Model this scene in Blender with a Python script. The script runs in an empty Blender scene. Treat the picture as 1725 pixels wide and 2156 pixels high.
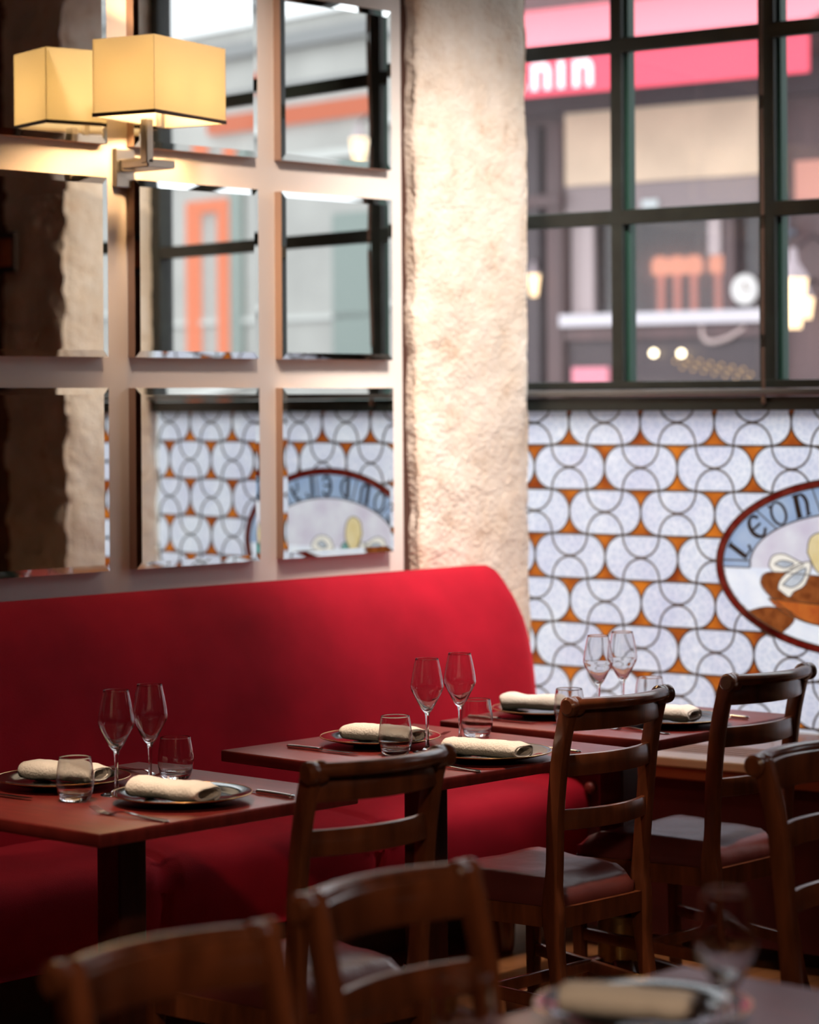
import bpy, bmesh, math, random
from mathutils import Vector, Matrix, noise
PI = math.pi
random.seed(7)
S = bpy.context.scene
COL = S.collection

# ------------------------------------------------------------------ camera
H = 1.56
F, ROLL, PSI = 5405.2, 0.0066433, 0.741626
fw = Vector((math.cos(PSI), math.sin(PSI), 0)); rt = Vector((math.sin(PSI), -math.cos(PSI), 0)); up = Vector((0, 0, 1))
cx = rt * math.cos(ROLL) - up * math.sin(ROLL); cy = rt * math.sin(ROLL) + up * math.cos(ROLL)
cam = bpy.data.cameras.new('camera'); co = bpy.data.objects.new('camera', cam); COL.objects.link(co)
M = Matrix((cx, cy, -fw)).transposed().to_4x4(); M.translation = (0, 0, H); co.matrix_world = M
cam.sensor_fit = 'VERTICAL'; cam.sensor_height = 36; cam.sensor_width = 36 * 1725 / 2156
cam.lens = F / 2156 * 36; cam.shift_y = -(1078 - 849.42) / 2156; cam.clip_start = .05; cam.clip_end = 200
cam.dof.use_dof = True; cam.dof.focus_distance = 5.75; cam.dof.aperture_fstop = 2.6
S.camera = co

# ------------------------------------------------------------------ world, exposure, lights
S.view_settings.view_transform = 'Standard'; S.view_settings.look = 'None'
S.view_settings.gamma = 1; S.view_settings.use_curve_mapping = False
S.view_settings.exposure = 0.0
w = bpy.data.worlds.new('sky'); S.world = w; w.use_nodes = True
bg = w.node_tree.nodes['Background']; bg.inputs[0].default_value = (.90, .95, 1.0, 1); bg.inputs[1].default_value = 3.2
S.cycles.max_bounces = 14; S.cycles.diffuse_bounces = 5; S.cycles.glossy_bounces = 6
S.cycles.transmission_bounces = 12; S.cycles.transparent_max_bounces = 16
S.cycles.sample_clamp_indirect = 4; S.cycles.use_denoising = True
S.cycles.caustics_reflective = False; S.cycles.caustics_refractive = True

def light(name, kind, loc, target, power, color, size=.2, size_y=None, spot=None, blend=.6):
    l = bpy.data.lights.new(name, kind); l.energy = power; l.color = color
    if kind == 'AREA':
        l.size = size
        if size_y: l.shape = 'RECTANGLE'; l.size_y = size_y
    else: l.shadow_soft_size = size
    if spot: l.spot_size = spot; l.spot_blend = blend
    o = bpy.data.objects.new(name, l); COL.objects.link(o); o.location = loc
    d = Vector(target) - Vector(loc); o.rotation_euler = d.to_track_quat('-Z', 'Y').to_euler()
    return o
WARM = (1, .72, .48)
# unseen spots above the frame, some added only to brighten their target
light('fill_spot_corner', 'SPOT', (5.2, 3.95, 3.35), (6.15, 5.2, 1.75), 470, (1, .86, .76), .22, spot=1.0, blend=1)  # added spot, brightens the corner stone and the white board
light('fill_spot_banquette', 'SPOT', (5.25, 4.25, 3.3), (5.65, 5.1, .85), 230, (1, .84, .74), .12, spot=.62, blend=1)  # added spot, brightens the right end of the banquette
light('fill_spot_pier', 'SPOT', (6.17, 4.45, 3.15), (6.45, 3.1, 1.9), 110, (1, .80, .60), .08, spot=1.1, blend=1)  # added spot inside the recess, brightens the far reveal
light('ceiling_spot_mirrors', 'SPOT', (4.3, 4.1, 3.3), (4.95, 5.25, 2.2), 130, (1, .76, .60), .12, spot=.85, blend=1)
light('spot_light_first_table', 'SPOT', (2.8, 3.75, 3.3), (3.44, 3.98, .75), 330, (1, .76, .54), .04, spot=.34, blend=1)
light('spot_light_second_table', 'SPOT', (4.1, 3.7, 3.3), (4.45, 3.95, .75), 330, (1, .78, .58), .04, spot=.42, blend=.8)
light('spot_light_third_table', 'SPOT', (5.0, 3.8, 3.3), (5.2, 4.1, .75), 330, (1, .85, .72), .04, spot=.45, blend=.8)
light('spot_light_aisle', 'SPOT', (.6, .2, 3.3), (2.6, 2.4, .8), 180, WARM, .10, spot=.7)

# window frame of reference: x runs along the window away from the corner, y points out to the street
P0 = Vector((6.419, 4.969, 0)); WD = Vector((.1117, -.9937, 0)); WR = math.atan2(WD.y, WD.x)
WM = Matrix.Translation(P0) @ Matrix.Rotation(WR, 4, 'Z')
def WP(s, o, z=0): return WM @ Vector((s, o, z))
for nm, s0, s1, z0, z1 in (('daylight_portal', -.45, 1.8, 1.6, 3.2), ('daylight_portal_side', 3.1, 4.1, 1.6, 3.2)):
    l = bpy.data.lights.new(nm, 'AREA'); l.shape = 'RECTANGLE'; l.size = s1 - s0; l.size_y = z1 - z0; l.cycles.is_portal = True
    o = bpy.data.objects.new(nm, l); COL.objects.link(o)
    o.location = WP((s0 + s1) / 2, .12, (z0 + z1) / 2)
    o.rotation_euler = (WP(0, 0) - WP(0, 1)).to_track_quat('-Z', 'Z').to_euler()

# ------------------------------------------------------------------ materials
MATS = {}
def srgb(c): return tuple(((v / 255) / 12.92 if v / 255 <= .04045 else ((v / 255 + .055) / 1.055) ** 2.4) for v in c)
def mat(name, base, rough=.5, metal=0., spec=.5, var=0., scale=8., bump=0., bscale=60., coat=0., sheen=0., sheen_tint=None, stretch=(1, 1, 1), emit=None, es=0., detail=4, var2=None):
    m = bpy.data.materials.new(name); m.use_nodes = True; nt = m.node_tree; N = nt.nodes; L = nt.links
    b = N['Principled BSDF']; b.inputs['Base Color'].default_value = (*base, 1)
    b.inputs['Roughness'].default_value = rough; b.inputs['Metallic'].default_value = metal
    b.inputs['Specular IOR Level'].default_value = spec; b.inputs['Coat Weight'].default_value = coat
    b.inputs['Coat Roughness'].default_value = .12
    if sheen:
        b.inputs['Sheen Weight'].default_value = sheen; b.inputs['Sheen Roughness'].default_value = .35
        b.inputs['Sheen Tint'].default_value = (*(sheen_tint or base), 1)
    if emit: b.inputs['Emission Color'].default_value = (*emit, 1); b.inputs['Emission Strength'].default_value = es
    if var or bump:
        tc = N.new('ShaderNodeTexCoord'); mp = N.new('ShaderNodeMapping'); mp.inputs['Scale'].default_value = stretch
        L.new(tc.outputs['Object'], mp.inputs[0])
    if var:
        n = N.new('ShaderNodeTexNoise'); n.inputs['Scale'].default_value = scale; n.inputs['Detail'].default_value = detail
        L.new(mp.outputs[0], n.inputs['Vector'])
        r = N.new('ShaderNodeValToRGB'); L.new(n.outputs['Fac'], r.inputs[0])
        a = tuple(max(0, v * (1 - var)) for v in base); c = var2 or tuple(min(1, v * (1 + var)) for v in base)
        r.color_ramp.elements[0].position = .3; r.color_ramp.elements[1].position = .72
        r.color_ramp.elements[0].color = (*a, 1); r.color_ramp.elements[1].color = (*c, 1)
        L.new(r.outputs[0], b.inputs['Base Color'])
    if bump:
        n2 = N.new('ShaderNodeTexNoise'); n2.inputs['Scale'].default_value = bscale; n2.inputs['Detail'].default_value = 5
        L.new(mp.outputs[0], n2.inputs['Vector'])
        bp = N.new('ShaderNodeBump'); bp.inputs['Strength'].default_value = bump; bp.inputs['Distance'].default_value = .01
        L.new(n2.outputs['Fac'], bp.inputs['Height']); L.new(bp.outputs[0], b.inputs['Normal'])
    MATS[name] = m
    return m
wood = mat('chair_wood', (.150, .042, .016), .28, spec=.5, var=.45, scale=9, stretch=(3, 3, .6), bump=.05, bscale=80, coat=.35)
woodh = mat('table_pedestal_wood', (.06, .014, .008), .35, var=.4, scale=8, stretch=(3, 3, .5), coat=.2)
tabletop = mat('red_brown_tabletop', (.165, .019, .016), .32, spec=.45, var=.25, scale=10, stretch=(6, 1, 1), bump=.02, bscale=150)
velvet = mat('red_velvet', (.41, .007, .024), .85, spec=.15, var=.18, scale=5, bump=.25, bscale=500, sheen=.5, sheen_tint=(1, .08, .12))
leather = mat('oxblood_leather', (.135, .030, .026), .33, spec=.5, var=.3, scale=6, bump=.12, bscale=30)
plastic_black = mat('black_glazed_ceramic', (.006, .008, .007), .09, spec=.6)
gold = mat('gold_rim', (.75, .48, .22), .25, metal=1)
linen = mat('white_linen', (.88, .81, .75), .9, spec=.1, bump=.3, bscale=180)
steel = mat('polished_steel', (.72, .71, .70), .16, metal=1)
brass = mat('aged_brass', (.42, .30, .13), .3, metal=1, var=.3, scale=12)
chrome = mat('brushed_chrome', (.62, .60, .58), .28, metal=1)
white_paint = mat('white_painted_board', (.84, .78, .74), .5, var=.04, scale=3)
iron = mat('black_green_iron_paint', (.012, .017, .015), .42, var=.3, scale=14)
iron_lit = mat('lit_green_iron_paint', (.022, .075, .055), .45)  # same paint as the bars, daylight on their sides put into the colour
lead = mat('lead_came', (.17, .15, .12), .45, metal=.5)
rope = mat('braided_rope', (.12, .07, .05), .85, bump=.6, bscale=90)
shade_wall = mat('shaded_wall_brown', (.17, .085, .045), .9, var=.4, scale=6, bump=.8, bscale=14)  # room face of the wall, its shade put into a browner colour
darkwall = mat('dark_wall_paint', (.08, .035, .025), .85)
ceil_m = mat('ceiling_paint', (.30, .24, .20), .9)
honey = mat('honey_wood', (.50, .19, .055), .30, var=.25, scale=7, stretch=(6, 1, 1), coat=.4)
honey_sheen = mat('wood_edge_sheen', (.86, .62, .42), .35, coat=.3)  # sheen on the bench edge painted in as a paler wood
panelw = mat('dark_red_panel', (.075, .010, .009), .45, var=.3, scale=6)

def stone_mat():
    m = bpy.data.materials.new('bush_hammered_limestone'); m.use_nodes = True; N = m.node_tree.nodes; L = m.node_tree.links
    b = N['Principled BSDF']; b.inputs['Roughness'].default_value = .95; b.inputs['Specular IOR Level'].default_value = .1
    tc = N.new('ShaderNodeTexCoord')
    n = N.new('ShaderNodeTexNoise'); n.inputs['Scale'].default_value = 9; n.inputs['Detail'].default_value = 8; n.inputs['Roughness'].default_value = .7
    L.new(tc.outputs['Object'], n.inputs['Vector'])
    r = N.new('ShaderNodeValToRGB'); L.new(n.outputs[0], r.inputs[0])
    e = r.color_ramp.elements; e[0].position = .24; e[0].color = (.55, .37, .25, 1); e[1].position = .42; e[1].color = (.80, .69, .58, 1)
    k = e.new(.7); k.color = (.90, .83, .75, 1)
    L.new(r.outputs[0], b.inputs['Base Color'])
    v = N.new('ShaderNodeTexVoronoi'); v.inputs['Scale'].default_value = 70; L.new(tc.outputs['Object'], v.inputs['Vector'])
    n2 = N.new('ShaderNodeTexNoise'); n2.inputs['Scale'].default_value = 55; n2.inputs['Detail'].default_value = 4; L.new(tc.outputs['Object'], n2.inputs['Vector'])
    ad = N.new('ShaderNodeMath'); ad.operation = 'ADD'; L.new(v.outputs['Distance'], ad.inputs[0]); L.new(n2.outputs[0], ad.inputs[1])
    bp = N.new('ShaderNodeBump'); bp.inputs['Strength'].default_value = .4; bp.inputs['Distance'].default_value = .009
    L.new(ad.outputs[0], bp.inputs['Height']); L.new(bp.outputs[0], b.inputs['Normal'])
    return m
stone = stone_mat()

def mirror_mat():
    m = bpy.data.materials.new('silvered_mirror'); m.use_nodes = True; N = m.node_tree.nodes; L = m.node_tree.links
    N.clear(); o = N.new('ShaderNodeOutputMaterial'); g = N.new('ShaderNodeBsdfGlossy'); g.inputs['Roughness'].default_value = .003
    g.inputs['Color'].default_value = (.86, .88, .86, 1); L.new(g.outputs[0], o.inputs[0]); return m
mirror = mirror_mat()
def glass_mat(name, col=(1, 1, 1), rough=0.0, ior=1.47):
    m = bpy.data.materials.new(name); m.use_nodes = True; N = m.node_tree.nodes; L = m.node_tree.links
    N.clear(); o = N.new('ShaderNodeOutputMaterial'); g = N.new('ShaderNodeBsdfGlass'); g.inputs['Roughness'].default_value = rough
    g.inputs['Color'].default_value = (*col, 1); g.inputs['IOR'].default_value = ior; L.new(g.outputs[0], o.inputs[0]); return m
glass = glass_mat('clear_crystal', (.97, .97, .97))
def pane_mat(name, dirt_haze=.05, tint=(1, 1, 1)):
    m = bpy.data.materials.new(name); m.use_nodes = True; N = m.node_tree.nodes; L = m.node_tree.links
    N.clear(); o = N.new('ShaderNodeOutputMaterial'); t = N.new('ShaderNodeBsdfTransparent'); t.inputs[0].default_value = (*tint, 1)
    g = N.new('ShaderNodeBsdfGlossy'); g.inputs['Roughness'].default_value = .02
    fr = N.new('ShaderNodeFresnel'); fr.inputs[0].default_value = 1.45
    mx = N.new('ShaderNodeMixShader'); L.new(fr.outputs[0], mx.inputs[0]); L.new(t.outputs[0], mx.inputs[1]); L.new(g.outputs[0], mx.inputs[2])
    tr = N.new('ShaderNodeBsdfTranslucent'); tr.inputs[0].default_value = (.9, .85, .9, 1)  # purplish veil: washed haze painted in together with light dirt
    m2 = N.new('ShaderNodeMixShader'); m2.inputs[0].default_value = dirt_haze; L.new(mx.outputs[0], m2.inputs[1]); L.new(tr.outputs[0], m2.inputs[2])
    L.new(m2.outputs[0], o.inputs[0]); return m
pane = pane_mat('window_pane_glass', .03)
def translucent(name, col, t=.8, rough=.15, col2=None, scale=20., crackle=False, sp=.3):
    m = bpy.data.materials.new(name); m.use_nodes = True; N = m.node_tree.nodes; L = m.node_tree.links
    N.clear(); o = N.new('ShaderNodeOutputMaterial'); tr = N.new('ShaderNodeBsdfTranslucent'); df = N.new('ShaderNodeBsdfPrincipled')
    df.inputs['Roughness'].default_value = rough; df.inputs['Specular IOR Level'].default_value = sp
    mx = N.new('ShaderNodeMixShader'); mx.inputs[0].default_value = t; L.new(df.outputs[0], mx.inputs[1]); L.new(tr.outputs[0], mx.inputs[2])
    L.new(mx.outputs[0], o.inputs[0]); tr.inputs[0].default_value = (*col, 1); df.inputs['Base Color'].default_value = (*col, 1)
    if col2:
        tc = N.new('ShaderNodeTexCoord')
        if crackle:
            n = N.new('ShaderNodeTexVoronoi'); n.feature = 'DISTANCE_TO_EDGE'; n.inputs['Scale'].default_value = scale; out = n.outputs['Distance']; p = (0, .16)
        else:
            n = N.new('ShaderNodeTexNoise'); n.inputs['Scale'].default_value = scale; n.inputs['Detail'].default_value = 3; out = n.outputs['Fac']; p = (.35, .65)
        L.new(tc.outputs['Object'], n.inputs['Vector']); r = N.new('ShaderNodeValToRGB'); L.new(out, r.inputs[0])
        r.color_ramp.elements[0].position, r.color_ramp.elements[1].position = p
        r.color_ramp.elements[0].color = (*col2, 1); r.color_ramp.elements[1].color = (*col, 1)
        L.new(r.outputs[0], tr.inputs[0]); L.new(r.outputs[0], df.inputs['Base Color'])
    return m
def emis(name, col, s):
    m = bpy.data.materials.new(name); m.use_nodes = True; N = m.node_tree.nodes; L = m.node_tree.links
    N.clear(); o = N.new('ShaderNodeOutputMaterial'); e = N.new('ShaderNodeEmission'); e.inputs[0].default_value = (*col, 1); e.inputs[1].default_value = s
    L.new(e.outputs[0], o.inputs[0]); return m

# ------------------------------------------------------------------ helpers
def link(name, bm, m, parent=None, loc=(0, 0, 0), rz=0, smooth=False, mw=None, ang=None):
    me = bpy.data.meshes.new(name); bm.normal_update(); bm.to_mesh(me); bm.free()
    ms = m if isinstance(m, (list, tuple)) else [m]
    for x in ms: me.materials.append(x)
    if smooth:
        me.polygons.foreach_set('use_smooth', [True] * len(me.polygons))
        try: me.set_sharp_from_angle(angle=ang or math.radians(38))
        except Exception: pass
    o = bpy.data.objects.new(name, me); COL.objects.link(o)
    if parent: o.parent = parent
    if mw is not None:
        if parent: bpy.context.view_layer.update()
        o.matrix_world = mw
    else: o.location = loc; o.rotation_euler = (0, 0, rz)
    return o
def tag(o, label=None, cat=None, group=None, kind=None):
    if label: o['label'] = label
    if cat: o['category'] = cat
    if group: o['group'] = group
    if kind: o['kind'] = kind
    return o
def empty(name, loc=(0, 0, 0), rz=0, mw=None):
    o = bpy.data.objects.new(name, None); COL.objects.link(o); o.empty_display_size = .05
    if mw is not None: o.matrix_world = mw
    else: o.location = loc; o.rotation_euler = (0, 0, rz)
    return o
def struct(name, bm, m, **k): return tag(link(name, bm, m, **k), kind='structure')
def copy_tree(o, parent=None):
    c = o.copy(); COL.objects.link(c)
    if parent: c.parent = parent
    for ch in list(o.children): copy_tree(ch, c)
    return c
def B(): return bmesh.new()
def box(bm, x0, x1, y0, y1, z0, z1, bev=0, seg=2, mi=0):
    t = bmesh.new(); bmesh.ops.create_cube(t, size=1)
    for v in t.verts: v.co = Vector(((x0 + x1) / 2 + v.co.x * (x1 - x0), (y0 + y1) / 2 + v.co.y * (y1 - y0), (z0 + z1) / 2 + v.co.z * (z1 - z0)))
    if bev: bmesh.ops.bevel(t, geom=list(t.edges), offset=bev, segments=seg, affect='EDGES', profile=.5)
    for f in t.faces: f.material_index = mi
    me = bpy.data.meshes.new('t'); t.to_mesh(me); t.free(); bm.from_mesh(me); bpy.data.meshes.remove(me); return bm
def lathe(bm, prof, seg=40, c=(0, 0, 0)):
    rings = []
    for r, z in prof:
        if r < 1e-6: rings.append([bm.verts.new((c[0], c[1], c[2] + z))])
        else: rings.append([bm.verts.new((c[0] + r * math.cos(2 * PI * i / seg), c[1] + r * math.sin(2 * PI * i / seg), c[2] + z)) for i in range(seg)])
    for a, b in zip(rings, rings[1:]):
        for i in range(seg):
            j = (i + 1) % seg
            if len(a) == 1 and len(b) == 1: continue
            if len(a) == 1: bm.faces.new((a[0], b[j], b[i]))
            elif len(b) == 1: bm.faces.new((a[i], a[j], b[0]))
            else: bm.faces.new((a[i], a[j], b[j], b[i]))
    return bm
def smoothp(pts, n=6):
    P = [Vector(p) for p in pts]; out = []
    for i in range(len(P) - 1):
        a = P[max(i - 1, 0)]; b = P[i]; c = P[i + 1]; d = P[min(i + 2, len(P) - 1)]
        for k in range(n):
            t = k / n
            out.append(.5 * ((2 * b) + (c - a) * t + (2 * a - 5 * b + 4 * c - d) * t * t + (3 * b - a - 3 * c + d) * t ** 3))
    out.append(P[-1]); return out
def sweep(bm, pts, sect, upv=(0, 0, 1), scales=None, cap=True, mi=0):
    """sweep a closed 2-D section (list of (side, up)) along pts"""
    P = [Vector(p) for p in pts]; n = len(P); rings = []
    for i, p in enumerate(P):
        t = (P[min(i + 1, n - 1)] - P[max(i - 1, 0)]).normalized()
        u0 = Vector(upv); sd = t.cross(u0)
        if sd.length < 1e-4: sd = t.cross(Vector((1, 0, 0)))
        sd.normalize(); u = sd.cross(t).normalized()
        sc = scales[i] if scales else (1, 1)
        rings.append([bm.verts.new(p + sd * (a * sc[0]) + u * (b * sc[1])) for a, b in sect])
    m = len(sect)
    for a, b in zip(rings, rings[1:]):
        for i in range(m):
            j = (i + 1) % m; f = bm.faces.new((a[i], a[j], b[j], b[i])); f.material_index = mi
    if cap: bm.faces.new(rings[0][::-1]); bm.faces.new(rings[-1])
    return bm
def circ(r, n=10): return [(r * math.cos(2 * PI * i / n), r * math.sin(2 * PI * i / n)) for i in range(n)]
def rrect(w_, h_, r, n=3):
    o = []
    for qx, qy, a0 in ((1, 1, 0), (-1, 1, PI / 2), (-1, -1, PI), (1, -1, 1.5 * PI)):
        for k in range(n + 1):
            a = a0 + PI / 2 * k / n; o.append((qx * (w_ / 2 - r) + r * math.cos(a), qy * (h_ / 2 - r) + r * math.sin(a)))
    return o
def prism(bm, poly, y0, y1, axis='y', mi=0):
    """extrude polygon (a,b) along axis: axis y -> (a,y,b), axis x -> (x,a,b), axis z -> (a,b,z)"""
    def V(a, b, c): return {'y': (a, c, b), 'x': (c, a, b), 'z': (a, b, c)}[axis]
    A = [bm.verts.new(V(a, b, y0)) for a, b in poly]; C = [bm.verts.new(V(a, b, y1)) for a, b in poly]
    fs = [bm.faces.new(A), bm.faces.new(C[::-1])]
    for i in range(len(poly)):
        j = (i + 1) % len(poly); fs.append(bm.faces.new((A[i], C[i], C[j], A[j])))
    for f in fs: f.material_index = mi
    bmesh.ops.recalc_face_normals(bm, faces=fs)
    return bm
def displace(bm, fn):
    for v in bm.verts: v.co = fn(v.co.copy())

# ------------------------------------------------------------------ the setting
# floor of oak boards
fl = bpy.data.materials.new('parquet'); fl.use_nodes = True
N = fl.node_tree.nodes; L = fl.node_tree.links; b = N['Principled BSDF']; b.inputs['Roughness'].default_value = .3
tc = N.new('ShaderNodeTexCoord'); br = N.new('ShaderNodeTexBrick'); br.inputs['Scale'].default_value = 4
br.inputs['Color1'].default_value = (.30, .12, .045, 1); br.inputs['Color2'].default_value = (.22, .085, .032, 1); br.inputs['Mortar'].default_value = (.05, .02, .01, 1)
br.inputs['Mortar Size'].default_value = .006; br.inputs['Brick Width'].default_value = 2.4; br.inputs['Row Height'].default_value = .36
L.new(tc.outputs['Object'], br.inputs['Vector']); L.new(br.outputs[0], b.inputs['Base Color'])
bm = B(); box(bm, -2.2, 6.9, -3.6, 5.6, -.1, 0); struct('floor', bm, fl)
bm = B(); box(bm, -2.2, 7.0, -3.7, 5.7, 3.4, 3.5); struct('ceiling', bm, ceil_m)
bm = B(); box(bm, -2.2, 5.8, 5.30, 5.5, 0, 3.4); struct('wall_back', bm, darkwall)
bm = B(); box(bm, -2.3, -2.2, -3.7, 5.5, 0, 3.4); struct('wall_left', bm, darkwall)
bm = B(); box(bm, -2.2, 7.4, -3.8, -3.7, 0, 3.4); struct('wall_front', bm, darkwall)
# window wall beyond the first window, with an opening added further along to let in light
bm = B()
for a in ((1.85, 3.1, 0, 3.4), (3.1, 4.1, 0, 1.6), (3.1, 4.1, 3.2, 3.4), (4.1, 9.0, 0, 3.4)):
    box(bm, a[0] if a[0] != 1.85 else 2.27, a[1], -.42, -.02, a[2], a[3])
box(bm, -.8, 2.27, -.42, .06, 3.2, 3.4); box(bm, -.6, 1.9, -.06, .06, 0, .55)
struct('wall_right', bm, shade_wall, mw=WM)

def rough_slab(x0, x1, z0, z1, y_front, y_back, side_left=True, side_right=True, seedv=0, amp=.012, bulge=.03, step=.014, mw=None):
    """a rough hewn stone face: a sheet over x,z with its two sides wrapped back"""
    bm = B(); prof = []
    if side_left:
        k = int((y_back - y_front) / step)
        for i in range(k): prof.append((x0, y_back - i * step, -1))
    n = int((x1 - x0) / step)
    for i in range(n + 1): prof.append((x0 + (x1 - x0) * i / n, y_front, 0))
    if side_right:
        k = int((y_back - y_front) / step)
        for i in range(1, k + 1): prof.append((x1, y_front + i * step, 1))
    nz = int((z1 - z0) / step); rows = []
    for j in range(nz + 1):
        z = z0 + (z1 - z0) * j / nz; row = []
        e0 = bulge * .6 * noise.noise(Vector((seedv, z * 1.7, 3.1))) + .012 * noise.noise(Vector((seedv, z * 9, 1)))
        e1 = bulge * .35 * noise.noise(Vector((seedv + 9, z * 1.5, 7.7))) + .008 * noise.noise(Vector((seedv + 5, z * 12, 1)))
        for (x, y, sd) in prof:
            t = (x - x0) / (x1 - x0); xx = x + e0 * (1 - t) ** 2 + e1 * t ** 2
            c = min(t, 1 - t) * (x1 - x0); rnd = .018 * math.exp(-c / .018) if sd == 0 else 0
            d = amp * noise.noise(Vector((x * 7 + seedv, z * 7, y * 7))) + amp * .6 * noise.noise(Vector((x * 28, z * 28 + seedv, y * 28))) + amp * .35 * noise.noise(Vector((x * 60, z * 60, seedv)))
            row.append(bm.verts.new((xx + (d if sd else 0), y + rnd + (0 if sd else d), z)))
        rows.append(row)
    for a, b_ in zip(rows, rows[1:]):
        for i in range(len(prof) - 1): bm.faces.new((a[i], a[i + 1], b_[i + 1], b_[i]))
    return bm
struct('wall_stone_corner', rough_slab(5.775, 6.30, .1, 3.4, 5.245, 5.42, seedv=2.3, amp=.007), stone, smooth=True, ang=3)
bm = rough_slab(0, .42, .05, 3.4, 0, .44, seedv=8.1, step=.016, side_left=False)   # far side of the window: reveal and room face
# local slab axes: face looks along -y; place it so that the face looks back to the corner
MR = WM @ Matrix.Translation((1.85, 0.0, 0)) @ Matrix.Rotation(-PI / 2, 4, 'Z')
struct('wall_stone_pier', bm, stone, mw=MR, smooth=True, ang=3)
bm = B(); box(bm, 6.30, 6.36, 5.38, 5.5, 0, 3.4); struct('wall_corner', bm, stone)

# ------------------------------------------------------------------ mirror wall: white board with bevelled mirrors
bm = B(); box(bm, 2.0, 5.735, 5.28, 5.30, .95, 3.1, .003)
tag(link('wall_board', bm, white_paint), 'white painted board behind the grid of mirrors', 'wall panel', kind='structure')
cols = [(5.193, 5.66), (4.633, 5.10), (4.07, 4.537), (3.507, 3.974)]
rows = [(1.115, 1.607), (1.690, 2.172), (2.262, 2.738)]
mw_, mh_ = .467, .49
cn = ['beside the stone pier', 'second from the stone pier', 'third from the pier, left of sconce', 'fourth from the pier, outermost']
rn = ['bottom row', 'middle row', 'top row']
def mirror_mesh(w_, h_):
    bm = B(); f = .018; dp = .0016
    a = [(-w_ / 2, 0), (w_ / 2, 0), (w_ / 2, h_), (-w_ / 2, h_)]
    i = [(-w_ / 2 + f, f), (w_ / 2 - f, f), (w_ / 2 - f, h_ - f), (-w_ / 2 + f, h_ - f)]
    A = [bm.verts.new((x, 0, z)) for x, z in a]; O = [bm.verts.new((x, -.030 + dp, z)) for x, z in a]; I = [bm.verts.new((x, -.030, z)) for x, z in i]
    bm.faces.new(I)
    for k in range(4):
        j = (k + 1) % 4; bm.faces.new((O[k], O[j], I[j], I[k])); f_ = bm.faces.new((A[k], A[j], O[j], O[k])); f_.material_index = 1
    bm.faces.new(A[::-1]); bmesh.ops.recalc_face_normals(bm, faces=list(bm.faces)); return bm
edge_m = mat('mirror_backing_edge', (.50, .34, .26), .5)
for ci, (x0, x1) in enumerate(cols):
    for ri, (z0, z1) in enumerate(rows):
        t = 'rectangular wall mirror, %s, %s' % (rn[ri], cn[ci])
        o = link('wall_mirror', mirror_mesh(x1 - x0, z1 - z0), [mirror, edge_m], loc=((x0 + x1) / 2, 5.28, z0))
        tag(o, t, 'mirror', 'mirrors on the wall')

# ------------------------------------------------------------------ window with iron bars
win = empty('window_1', mw=WM); tag(win, kind='structure', label='black iron window with clear panes looking on the street', cat='window')
ZB, ZT = 1.60, 3.2
bm = B(); box(bm, -.40, 1.86, -.035, .03, 1.600, 1.625, .003); box(bm, -.40, 1.86, -.03, .03, ZT - .05, ZT, .003)
box(bm, 1.80, 1.86, -.035, .03, 1.60, ZT, .003)
link('window_frame', bm, iron, win).matrix_parent_inverse = Matrix()
bm = B(); box(bm, -.40, 1.86, -.045, .03, 1.532, 1.574, .003); link('bottom_rail', bm, iron, win)
bm = B(); box(bm, -.40, 1.86, -.062, -.01, 1.576, 1.598, .006); link('sill_bead', bm, mat('satin_iron_bead', (.10, .10, .10), .25, spec=.8), win)
for s_, wd in ((0.0, .042), (.53, .056), (1.15, .042)):
    bm = B(); box(bm, s_ - wd / 2, s_ + wd / 2, -.03, -.006, 1.62, ZT - .04, .003); link('glazing_bar', bm, iron, win)
    bm = B(); box(bm, s_ - wd / 2 + .004, s_ + wd / 2 + .010, -.006, .035, 1.62, ZT - .04); link('glazing_bar_back', bm, iron_lit, win)
for z_ in (2.140, 2.680):
    bm = B(); box(bm, -.40, 1.81, -.031, -.004, z_ - .023, z_ + .023, .003); link('glazing_bar', bm, iron, win)
    bm = B(); box(bm, -.40, 1.81, -.004, .02, z_ - .012, z_ + .026); link('glazing_bar_back', bm, iron_lit, win)
sb = [-.39, 0.0, .53, 1.15, 1.82]; zb = [1.61, 2.14, 2.68, 3.18]
for i in range(4):
    for j in range(3):
        bm = B(); vs = [bm.verts.new(p) for p in ((sb[i], .008, zb[j]), (sb[i + 1], .008, zb[j]), (sb[i + 1], .008, zb[j + 1]), (sb[i], .008, zb[j + 1]))]
        bm.faces.new(vs); link('window_pane', bm, pane, win)
# added window outside the frame, lets cool light onto the foreground
win2 = empty('added_window', mw=WM); tag(win2, kind='structure', label='iron window added further along the wall for its light', cat='window')
bm = B()
for x in (3.1, 3.58, 4.06): box(bm, x, x + .04, -.03, .03, 1.6, 3.2)
for z in (1.6, 2.12, 2.66, 3.16): box(bm, 3.1, 4.1, -.03, .03, z, z + .04)
link('window_frame', bm, iron, win2)
# blind cord
bm = B(); sweep(bm, [WP(.529, -.055, 1.562 + k * .04) + Vector((0.003 * math.sin(k * .35), .003 * math.sin(k * .35), 0)) for k in range(41)], circ(.0055, 8))
lathe(bm, [(0, -.012), (.007, -.01), (.008, .0), (.006, .012), (0, .014)], 10, tuple(WP(.529, -.055, 1.562)))
tag(link('blind_cord', bm, rope, smooth=True), 'thin braided brown cord hanging in front of the iron window bars', 'cord')

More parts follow.
